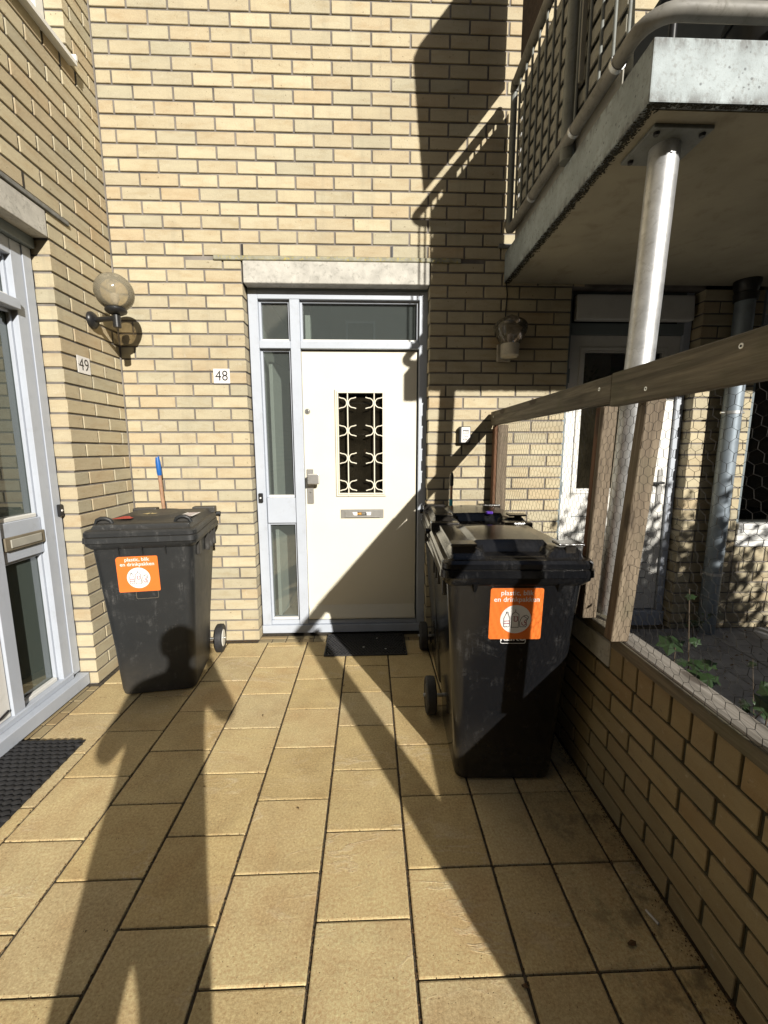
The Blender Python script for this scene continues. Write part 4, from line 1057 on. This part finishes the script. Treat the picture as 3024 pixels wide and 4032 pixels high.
# bottom tube along the side, round the corner and along the front
def tubeloop(z):
    p = [Vector((RX, 2.90, z+.04)), Vector((RX, 2.885, z+.012)), Vector((RX, 2.85, z))]
    p += [Vector((RX, 2.85-(2.85-1.62)*i/8, z)) for i in range(1, 9)]
    p += [Vector((RX+.10-.10*math.cos(R(a)), 1.62-.10*math.sin(R(a)), z)) for a in range(15, 91, 15)]
    p += [Vector((RX+.10+2.5*i/4, 1.52, z)) for i in range(1, 5)]
    return p
tube('bottom_rail', tubeloop(2.838), .026, 'railtube', bal, 14)
tube('top_rail', [Vector((RX, 2.90, 3.64))]+tubeloop(3.668)[1:], .026, 'railtube', bal, 14)
for cyy in (2.02, 1.70, 2.5):
    tube('rail_clamp', [(RX, cyy, 2.838), (RX, cyy+.018, 2.838)], .0285, 'galv', bal, 14)
tube('end_post', [(RX, 2.90, 2.86), (RX, 2.90, 3.66)], .020, 'rail', bal, 12)
tube('thick_post', [(RX+.012, 2.115, 2.765), (RX+.012, 2.115, 3.68)], .033, 'rail', bal, 16)
yy = 2.80
while yy > 1.56:
    if abs(yy-2.115) > .05: tube('baluster', [(RX+.002, yy, 2.85), (RX+.002, yy, 3.67)], .0070, 'rail', bal, 8)
    yy -= .0955
xx = 1.10
while xx < 3.5:
    tube('baluster', [(xx, 1.525, 2.85), (xx, 1.525, 3.67)], .0095, 'rail', bal, 8); xx += .11
box('cable_duct', (RX+.002, 2.02, 3.02), (RX+.024, 2.052, 3.70), 'screen', bal, .002)
# column under the slab
co = thing('steel_column', (1.114, 1.70, 0), 'round galvanised steel column carrying the balcony', 'column')
tube('shaft', [(1.030, 1.70, 0), (1.072, 1.70, 1.28), (1.114, 1.70, 2.566)], .052, 'galv', co, 40)
box('head_plate', (1.005, 1.600, 2.560), (1.223, 1.800, 2.5725), 'rail', co, .002)
for (x, y) in ((1.03, 1.625), (1.198, 1.625), (1.03, 1.775), (1.198, 1.775)):
    lathe('bolt', (x, y, 2.560), [(.0001, -.010), (.009, -.010), (.011, -.002), (.011, 0)], 'black', co, 8)
# screens hung on the railing: lower panel and brown cloth above it, with a slot of light in between
scr = thing('privacy_screen', (.96, 2.3, 2.8), 'beige slatted privacy screen fastened behind the bars of the balcony railing', 'screen')
meshobj('shade_backing', [(.972, 1.70, 2.785), (.972, 2.90, 2.785), (.972, 2.90, 3.665), (.972, 1.745, 3.660), (.972, 1.735, 3.2)], [(0, 1, 2, 3, 4)], 'rail', scr)  # added dark sheet: keeps slat gaps dark and the wall shadow solid
z_ = 2.792
while z_ < 3.62:
    box('slat', (.953, 1.738, z_), (.961, 2.89, min(z_+.056, 3.642)), 'screen', scr, .001, (0, 0, jit(.001))); z_ += .0865
for y_ in (1.80, 2.35, 2.84): box('batten', (.962, y_, 2.79), (.971, y_+.03, 3.64), 'screen', scr, .001)
edge = [(2.885, 3.81), (2.40, 3.795), (1.80, 3.785), (1.675, 3.78), (1.58, 4.16), (1.50, 4.50), (1.472, 4.646), (1.58, 4.669), (2.2, 4.68), (2.885, 4.68)]
n = len(edge)
V = [(.938+.006*math.sin(y*14), y, z) for y, z in edge]+[(.944+.006*math.sin(y*14), y, z) for y, z in edge]
clo = meshobj('sun_cloth', V, [tuple(range(n)), tuple(n+i for i in reversed(range(n)))]+[(i, n+i, n+(i+1) % n, (i+1) % n) for i in range(n)], 'cloth')
tag(clo, 'brown cloth stretched above the balcony railing at the top edge', 'cloth')
# narrow white strip at the wall end of the rail
ws_ = box('white_strip', (.972, 2.915, 2.97), (1.0, 2.945, 3.58), 'whitegloss', None, .004); tag(ws_, 'narrow shiny white strip upright between the balcony railing and the wall', 'strip')
ch = thing('balcony_chair', (1.35, 1.95, BZ1), 'dark chair standing on the balcony behind the rail', 'chair')
box('seat', (1.15, 1.78, 3.16), (1.62, 2.22, 3.20), 'black', ch, .01); box('backrest', (1.60, 1.78, 3.2), (1.64, 2.22, 3.66), 'black', ch, .01)
for (x, y) in ((1.17, 1.80), (1.60, 1.80), (1.17, 2.20), (1.60, 2.20)): tube('leg', [(x, y, BZ1), (x, y, 3.16)], .014, 'black', ch, 8)
pot = lathe('plant_pot', (1.42, 1.66, BZ1), [(.0001, 0), (.095, 0), (.125, .16), (.132, .16), (.132, .19), (.12, .19)], 'black', None, 24)
tag(pot, 'dark round pot behind the edge of the balcony slab', 'pot')

# ------------------------------------------------------------------ neighbour's front under the balcony
NZ = .055
ng = meshobj('neighbour_ground', [(1.045, -2.5, NZ-.012), (9, -2.5, NZ-.012), (9, WY+.12, NZ-.012), (1.045, WY+.12, NZ-.012)], [(0, 1, 2, 3)], 'joint'); tag(ng, kind='structure')
x = 1.06
while x < 3.4:
    y = 2.99; k = 0
    while y > .3:
        box('paving_tile', (x+.003, y-.297, NZ-.03), (x+.297, y, NZ+jit(.003)), 'soil', ng, .004, (jit(.012), jit(.012), jit(.004))); y -= .30
    x += .30
nw = thing('brick_wall', (2.5, WY, 0), 'brick pier and wall between the neighbour door and window under the balcony', 'wall')
PX0, PX1 = 2.360, 2.800
spN = courses(PX0, PX1, 0, 31, PX0, 0) + courses(PX1+.01, 3.9, 0, 7, PX0, 0)
put_bricks(nw, spN, 'X', WY, .10, 1, limit=200)
x = PX1+.012
while x < 3.9:
    link('brick', boxme(.0735, .10, .112, 'brick', .003), (x+.037, WY+.05, 7*CH+.06), nw); x += .0835
wall_backing('mortar', nw, [(PX0+.008, PX1-.008, 0, LZ0+.02), (PX1-.008, 3.9, 0, .70)], 'X', WY, 1, .12)
nf = thing('entrance_frame', (1.9, 3.11, 0), 'dark slate door frame of the neighbour under the balcony', 'door frame')
NY = 3.105
box('jamb', (1.415, NY, .16), (1.464, NY+.08, 2.56), 'frame_dark', nf); box('jamb', (2.298, NY-.002, .16), (2.352, NY+.08, 2.56), 'frame', nf)
box('head', (1.464, NY, 2.53), (2.298, NY+.08, 2.572), 'frame_dark', nf); box('transom', (1.464, NY-.002, 2.268), (2.298, NY+.08, 2.345), 'frame_dark', nf)
box('sill', (1.414, NY-.02, NZ-.02), (2.355, NY+.09, .158), 'frame', nf)
box('vent_hood', (1.47, NY-.055, 2.352), (2.325, NY-.003, 2.525), 'white', nf, .01, (R(-4), 0, 0), 2)
box('blocking', (1.36, NY+.085, 0), (4.0, NY+.35, 2.75), 'dark', nf, 0)
nd_ = thing('front_door', (1.88, 3.13, .16), 'white neighbour door with a large dark pane behind the chicken wire', 'door')
ND = 3.125
V = []
for yv in (ND, ND+.04): V += [(1.466, yv, .17), (2.295, yv, .17), (2.295, yv, 2.266), (1.466, yv, 2.266), (1.585, yv, 1.145), (2.165, yv, 1.145), (2.165, yv, 2.145), (1.585, yv, 2.145)]
meshobj('door_leaf', V, F=None, mat='white') if False else meshobj('door_leaf', V, [(0, 1, 5, 4), (1, 2, 6, 5), (2, 3, 7, 6), (3, 0, 4, 7), (4, 5, 13, 12), (5, 6, 14, 13), (6, 7, 15, 14), (7, 4, 12, 15), (0, 3, 11, 8), (1, 9, 10, 2)], 'white', nd_)
ring('window_moulding', 1.545, 2.205, 1.105, 2.185, .026, ND-.010, ND+.001, 'white', nd_); ring('window_moulding', 1.571, 2.179, 1.131, 2.159, .014, ND-.004, ND+.015, 'white', nd_)
box('door_glass', (1.585, ND+.02, 1.145), (2.165, ND+.026, 2.145), 'glassdark', nd_, 0); box('curtain', (1.5, ND+.042, 1.1), (2.25, ND+.046, 2.2), 'curtain', nd_, 0)
for k in range(6): box('groove', (1.56, ND-.0012, .30+k*.125), (2.20, ND+.004, .306+k*.125), 'frame_dark', nd_, 0)
nh = box('handle_plate', (2.222, ND-.010, 1.02), (2.258, ND, 1.29), 'alu', nd_, .002); tube('lever', [(2.24, ND-.005, 1.19), (2.24, ND-.05, 1.19), (2.13, ND-.052, 1.19)], .009, 'black', nh, 8)
for hz in (1.98, 1.15, .4): tube('hinge', [(1.468, ND-.008, hz-.05), (1.468, ND-.008, hz+.05)], .009, 'frame_dark', nd_, 8)
dp = thing('downpipe', (2.63, 2.93, 0), 'zinc downpipe standing in front of the neighbour brick pier', 'downpipe')
tube('pipe', [(2.575, 2.925, NZ), (2.575, 2.925, 2.46)], .058, 'zinc', dp, 24)
lathe('pipe_collar', (2.575, 2.925, 2.44), [(.060, 0), (.068, .004), (.072, .05), (.060, .055), (.064, .06), (.078, .11), (.078, .135)], 'black', dp, 24)
for hz in (1.70, .52):
    pc = tube('pipe_bracket', [(2.575, 2.925, hz-.010), (2.575, 2.925, hz+.010)], .062, 'galv', dp, 24)
    for s in (-1, 1): tube('bracket_bolt', [(2.575+s*.060, 2.92, hz), (2.575+s*.085, 2.92, hz)], .007, 'steel', pc, 8)
    tube('bracket_stay', [(2.575, 2.98, hz), (2.575, WY, hz)], .006, 'galv', dp, 8)
nwin = thing('window', (3.3, 3.1, .9), 'large dark neighbour window with a white ribbed sill panel at the right edge', 'window')
box('pane', (2.80, 3.07, .905), (3.88, 3.078, 2.40), 'glassdark', nwin, 0); box('room', (2.80, 3.11, .7), (3.9, 3.13, 2.6), 'dark', nwin, 0)
box('jamb', (2.802, 3.03, .89), (2.825, 3.10, 2.57), 'frame_dark', nwin); box('head', (2.825, 3.03, 2.33), (3.9, 3.10, 2.57), 'frame', nwin)
for k in range(4): box('sill_slat', (2.805, 3.0+.004*k, .885-.046*(k+1)), (3.9, 3.06, .885-.046*k-.003), 'whitegloss', nwin, .004)
box('vent_bar', (2.83, 3.02, 2.395), (3.9, 3.032, 2.46), 'white', nwin, .002)
for k in range(14): box('vent_hole', (2.87+k*.045, 3.0185, 2.42), (2.885+k*.045, 3.021, 2.432), 'ink', nwin, 0)

# ------------------------------------------------------------------ plants
def leafgeo(V, F, c, s, n, up):
    n = n.normalized(); u = n.cross(up if abs(n.dot(up)) < .95 else X).normalized(); v = n.cross(u); b = len(V)
    out = [(0, -.5), (.28, -.35), (.50, -.40), (.42, -.05), (.52, .22), (.24, .22), (0, .58), (-.24, .22), (-.52, .22), (-.42, -.05), (-.50, -.40), (-.28, -.35)]
    V.append(c+n*s*.08)
    for (a, d) in out: V.append(c+u*a*s+v*d*s)
    m = len(out)
    for i in range(m): F.append((b, b+1+i, b+1+(i+1) % m))
def creeper(base, top, leaves, label, size):
    t = thing('creeper_plant', base, label, 'plant'); base = Vector(base)
    for (dx, dy, dz) in top:
        e = base+Vector((dx, dy, dz)); m = (base+e)/2+Vector((jit(.03), jit(.03), .02)); tube('stem', [base, m, e], [.003, .0024, .0015], 'bark', t, 5)
    for (dx, dy, dz, s) in leaves:
        V, F = [], []; leafgeo(V, F, base+Vector((dx, dy, dz)), s*size, Vector((-.5+jit(.4), -.4+jit(.4), .9)), Z)
        meshobj('leaf', V, F, 'creeper', t)
creeper((1.10, 1.33, NZ), [(-.03, .0, .70), (.02, -.05, .62), (.0, .05, .55), (-.02, -.02, .92)],
        [(-.035, .02, .70, 1.3), (.01, -.05, .66, .9), (-.02, -.09, .64, .9), (.03, .04, .62, .8), (-.02, -.14, .66, .9), (.01, .09, .6, .8), (-.01, -.12, .70, .7), (.02, -.02, .73, .6), (-.03, -.04, .90, .5)],
        'dark green creeper with lobed leaves just behind the sill of the fence', .062)
creeper((1.16, 1.02, NZ), [(.02, .02, .78), (-.03, -.02, .70), (.05, .06, .95)],
        [(-.07, -.02, .69, 1.2), (-.05, -.06, .72, 1.0), (.02, .0, .80, .6), (.05, .06, .95, .6), (.04, .03, .86, .5), (-.03, .03, .70, .8)],
        'pale green seedling at the right edge behind the fence sill', .06)
def bush(name, c, rad, nleaf, ls, label, stems=9):
    t = thing(name, (c[0], c[1], 0), label, 'shrub'); c = Vector(c); V, F = [], []
    tips = []
    for i in range(stems):
        e = c+Vector((jit(rad[0]*.8), jit(rad[1]*.8), jit(rad[2]*.7))); b = Vector((c.x+jit(.12), c.y+jit(.12), 0)); m = (b+e)/2+Vector((jit(.15), jit(.15), .1))
        tube('stem', [b, m, e], [.018, .011, .004], 'bark', t, 6); tips += [m.lerp(e, k/5) for k in range(6)]
    for i in range(nleaf):
        while True:
            q3 = Vector((jit(1), jit(1), jit(1)))
            if q3.length < 1: break
        p = c+Vector((q3.x*rad[0], q3.y*rad[1], q3.z*rad[2]))
        k = random.choice(tips); p = p.lerp(k, random.uniform(.0, .75))
        a = Vector((jit(1), jit(1), jit(1))).normalized(); u = a.orthogonal().normalized(); w = a.cross(u); s = ls*random.uniform(.6, 1.3); b = len(V)
        V += [p-u*s*.5, p+w*s*.28, p+u*s*.6, p-w*s*.28]; F.append((b, b+1, b+2, b+3))
    o = meshobj('foliage', V, F, 'leaf', t); tag(o, kind='stuff')
bush('shrub', (3.35, .10, 1.55), (1.25, .55, 1.15), 9000, .085, 'leafy shrub in the neighbour garden that dapples the light on the white door', 14)

V, F = [], []
for i in range(1500):
    x, y = random.uniform(1.06, 2.9), random.uniform(.6, 3.05)
    if random.random() < .45: x = 1.06+abs(random.gauss(0, .12)); y = random.uniform(.8, 2.9)
    s = random.uniform(.006, .022); c = Vector((x, y, NZ+random.uniform(.004, .018))); a = random.uniform(0, 6.28)
    u = Vector((math.cos(a), math.sin(a), jit(.5))); w = Vector((-math.sin(a), math.cos(a), jit(.5))); b = len(V)
    V += [c-u*s*.6, c+w*s*.35+Z*.004, c+u*s*.6, c-w*s*.35]; F += [(b, b+1, b+2), (b, b+2, b+3)]
tag(meshobj('leaf_litter', V, F, 'dryleaf'), 'dead leaves strewn over the grey neighbour paving behind the fence', 'leaves', kind='stuff')
def weed(x, y, h, label):
    t = thing('weed', (x, y, NZ), label, 'plant')
    for i in range(4):
        e = Vector((x+jit(.10), y+jit(.10), NZ+h*random.uniform(.6, 1))); m = Vector((x+jit(.03), y+jit(.03), NZ+h*.5)); tube('stem', [(x+jit(.01), y+jit(.01), NZ), m, e], [.0022, .0018, .0009], 'bark', t, 5)
        V, F = [], []
        for k in range(7): leafgeo(V, F, m.lerp(e, k/6)+Vector((jit(.03), jit(.03), jit(.02))), random.uniform(.018, .04), Vector((jit(1), jit(1)-.4, 1)), Z)
        tag(meshobj('leaf_cluster', V, F, 'creeper', t), kind='stuff')
weed(1.30, 1.95, .34, 'bare stemmed weed growing behind the fence beside the steel column')
weed(1.55, 1.50, .55, 'tall thin weed in the neighbour garden seen through the wire')
weed(2.30, 2.70, .30, 'small weed at the foot of the neighbour brick pier')
weed(2.05, 1.55, .60, 'twiggy weed near the right edge in front of the dark window')
weed(1.22, 2.45, .22, 'low weed at the foot of the neighbour door')
# ------------------------------------------------------------------ litter on the path
def bit(name, p, mat, label, cat, s=.02, group=None):
    V, F = [], []; c = Vector(p); a = random.uniform(0, 6.28); n = 7
    V.append(c+Z*s*.25)
    for k in range(n): r = s*random.uniform(.45, 1.1); V.append(c+Vector((math.cos(a+k*6.283/n)*r, math.sin(a+k*6.283/n)*r*.55, random.uniform(.001, s*.35))))
    F = [(0, 1+k, 1+(k+1) % n) for k in range(n)]
    return tag(meshobj(name, V, F, mat), label, cat, group)
bit('dry_leaf', (.412, .905, .002), 'dryleaf', 'crumpled brown leaf at the shadow edge in the bottom right foreground', 'leaf', .016)
bit('dry_leaf', (-1.56, 2.62, .002), 'litter', 'reddish dry leaf in the corner behind the left bin', 'leaf', .020)
bit('dry_leaf', (.76, .99, .002), 'dryleaf', 'dark leaf scrap in the shade beside the low wall', 'leaf', .018)
ck = tube('cigarette_end', [(.875, 1.035, .006), (.862, 1.075, .006)], .0038, 'butt', None, 8); tag(ck, 'white cigarette end lying at the foot of the low wall', 'litter')
for (x, y, lb) in ((-.17, 2.38, 'tiny brown twig on the paving just in front of the ring mat'), (-.30, 1.50, 'tiny brown twig lying in the middle of the sunlit path'),
                   (-1.32, 1.22, 'tiny dark twig at the left edge below the scale pattern mat'), (-.72, 1.62, 'tiny twig inside the shadow of the person'), (-.60, 2.10, 'tiny twig right of the person shadow near the left bin')):
    o = tube('twig', [(x, y, .003), (x+jit(.008), y+jit(.010), .005), (x+jit(.012), y+jit(.015), .003)], .0014, 'dryleaf', None, 5); tag(o, lb, 'twig')

# ------------------------------------------------------------------ the photographer, whose shadow falls into the picture
def person():
    t = thing('person', (-.03, -.42, 0), 'person standing and holding up a phone, only their shadow in view', 'person')
    J = [(-.085, -.38, .86, .20), (-.075, -.38, 1.08, .19), (-.03, -.38, 1.30, .22), (-.01, -.38, 1.43, .11), (0, -.37, 1.49, .065), (0, -.365, 1.56, .100), (0, -.36, 1.63, .108), (0, -.36, 1.685, .075)]
    V = [Vector(j[:3]) for j in J]; Rr = [j[3] for j in J]; E = [(i, i+1) for i in range(len(J)-1)]
    def chain(root, pts):
        p = root
        for (x, y, z, r) in pts: V.append(Vector((x, y, z))); Rr.append(r); E.append((p, len(V)-1)); p = len(V)-1
    chain(0, [(.025, -.38, .74, .120), (.035, -.40, .46, .095), (.04, -.42, .10, .060), (.045, -.34, .045, .045), (.05, -.25, .035, .034)])
    chain(0, [(-.205, -.38, .74, .120), (-.225, -.40, .46, .095), (-.205, -.42, .10, .060), (-.21, -.34, .045, .045), (-.22, -.25, .035, .034)])
    chain(2, [(.16, -.38, 1.34, .090), (.255, -.36, 1.20, .072), (.13, -.20, 1.30, .046), (.055, -.095, 1.38, .032)])
    chain(2, [(-.21, -.38, 1.32, .095), (-.37, -.36, 1.05, .078), (-.20, -.20, 1.24, .048), (-.06, -.095, 1.38, .032)])
    me = bpy.data.meshes.new('body'); me.from_pydata(V, E, []); o = link('body', me, (0, 0, 0), t)
    m = o.modifiers.new('s', 'SKIN'); sv = me.skin_vertices[0].data
    for i, r in enumerate(Rr): sv[i].radius = (r, r*.8); sv[i].use_root = (i == 0)
    o.modifiers.new('sub', 'SUBSURF').levels = 2; o.modifiers['sub'].render_levels = 2
    me.materials.append(MAT['jacket'])
    for s, base in ((1, Vector((.055, -.095, 1.385))), (-1, Vector((-.06, -.095, 1.385)))):
        for k in range(4):
            a = base+Vector((s*.006, -.0, .012+k*.016)); tube('finger', [a, a+Vector((s*.012, .03, .004)), a+Vector((-s*.002, .048, .004)), a+Vector((-s*.018, .050, .002))], [.009, .0085, .008, .006], 'skin', t, 8)
        tube('finger', [base+Vector((-s*.004, 0, 0)), base+Vector((-s*.016, .015, .012)), base+Vector((-s*.026, .022, .03))], [.010, .009, .007], 'skin', t, 8)
    lathe('hair', (0, -.36, 1.60), [(.098, -.03), (.102, .02), (.092, .065), (.057, .098), (.0001, .112)], 'hairm', t, 20, autos=80)
    ph = box('phone', (-.040, -.062, 1.385), (.040, -.052, 1.462), 'phone', None, .003); tag(ph, 'phone held up by the person behind the picture', 'phone')
person()

# ------------------------------------------------------------------ what stands behind the photographer (mirrored in the panes; side wings and upper walls added to block sky)
def far_house(x0, x1, y, h, n, label, side=None):
    b = thing('terraced_house', ((x0+x1)/2, y, 0), label, 'building')
    box('wall', (x0, y-3, 0), (x1, y, h), 'farbrick', b, 0)
    for k in range(n):
        for zz in [1.0+2.8*i for i in range(int(h/2.8))]:
            xa = x0+(k+.3)*(x1-x0)/n
            w_ = box('window', (xa, y-.02, zz), (xa+1.5, y+.04, zz+1.3), 'white', b, 0); box('window_glass', (xa+.1, y+.04, zz+.1), (xa+1.4, y+.06, zz+1.2), 'dark', w_, 0)
    box('roof', (x0-.3, y-3.2, h), (x1+.3, y+.3, h+.2), 'frame_dark', b, 0)
far_house(-24, 5.0, -16, 10.2, 8, 'tall brick terrace across the courtyard, mirrored in the panes')
far_house(5.1, 22, -16, 7.0, 5, 'lower brick terrace across the courtyard, further right')
rb = thing('sky_block_wing', (9.6, -4, 0), 'unseen brick side wing added on the right to block sky light', 'building')
box('wall', (9.6, -10.5, 0), (12, 3.2, 9), 'farbrick', rb, 0)  # invented wing out of view, cuts sky light from the right
for k in range(4): w_ = box('window', (9.56, -9+k*3, 1), (9.62, -7.6+k*3, 2.4), 'white', rb, 0); box('window_glass', (9.54, -8.9+k*3, 1.1), (9.56, -7.7+k*3, 2.3), 'dark', w_, 0)
lb_ = thing('sky_block_wing', (-2.2, -8, 0), 'unseen brick side wing continuing the left wall, added to block sky light', 'building')
box('wall', (-4, -14, 0), (-1.72, -3.25, 8.5), 'farbrick', lb_, 0)  # unseen mass added to cut sky light from the left
for k in range(3): w_ = box('window', (-1.74, -13+k*3, 1), (-1.70, -11.6+k*3, 2.4), 'white', lb_, 0); box('window_glass', (-1.70, -12.9+k*3, 1.1), (-1.685, -11.7+k*3, 2.3), 'dark', w_, 0)
box('upper_wall', (-4, -3.24, KT*CH), (-1.72, 3.2, 8.5), 'farbrick', lb_, 0)  # unseen height added above the left wall to darken the shade
ub = box('upper_wall', (-1.71, WY+.01, KT*CH), (9.5, WY+.3, 8.5), 'farbrick', wallA, 0)  # main wall carried up out of view to hold back sky light
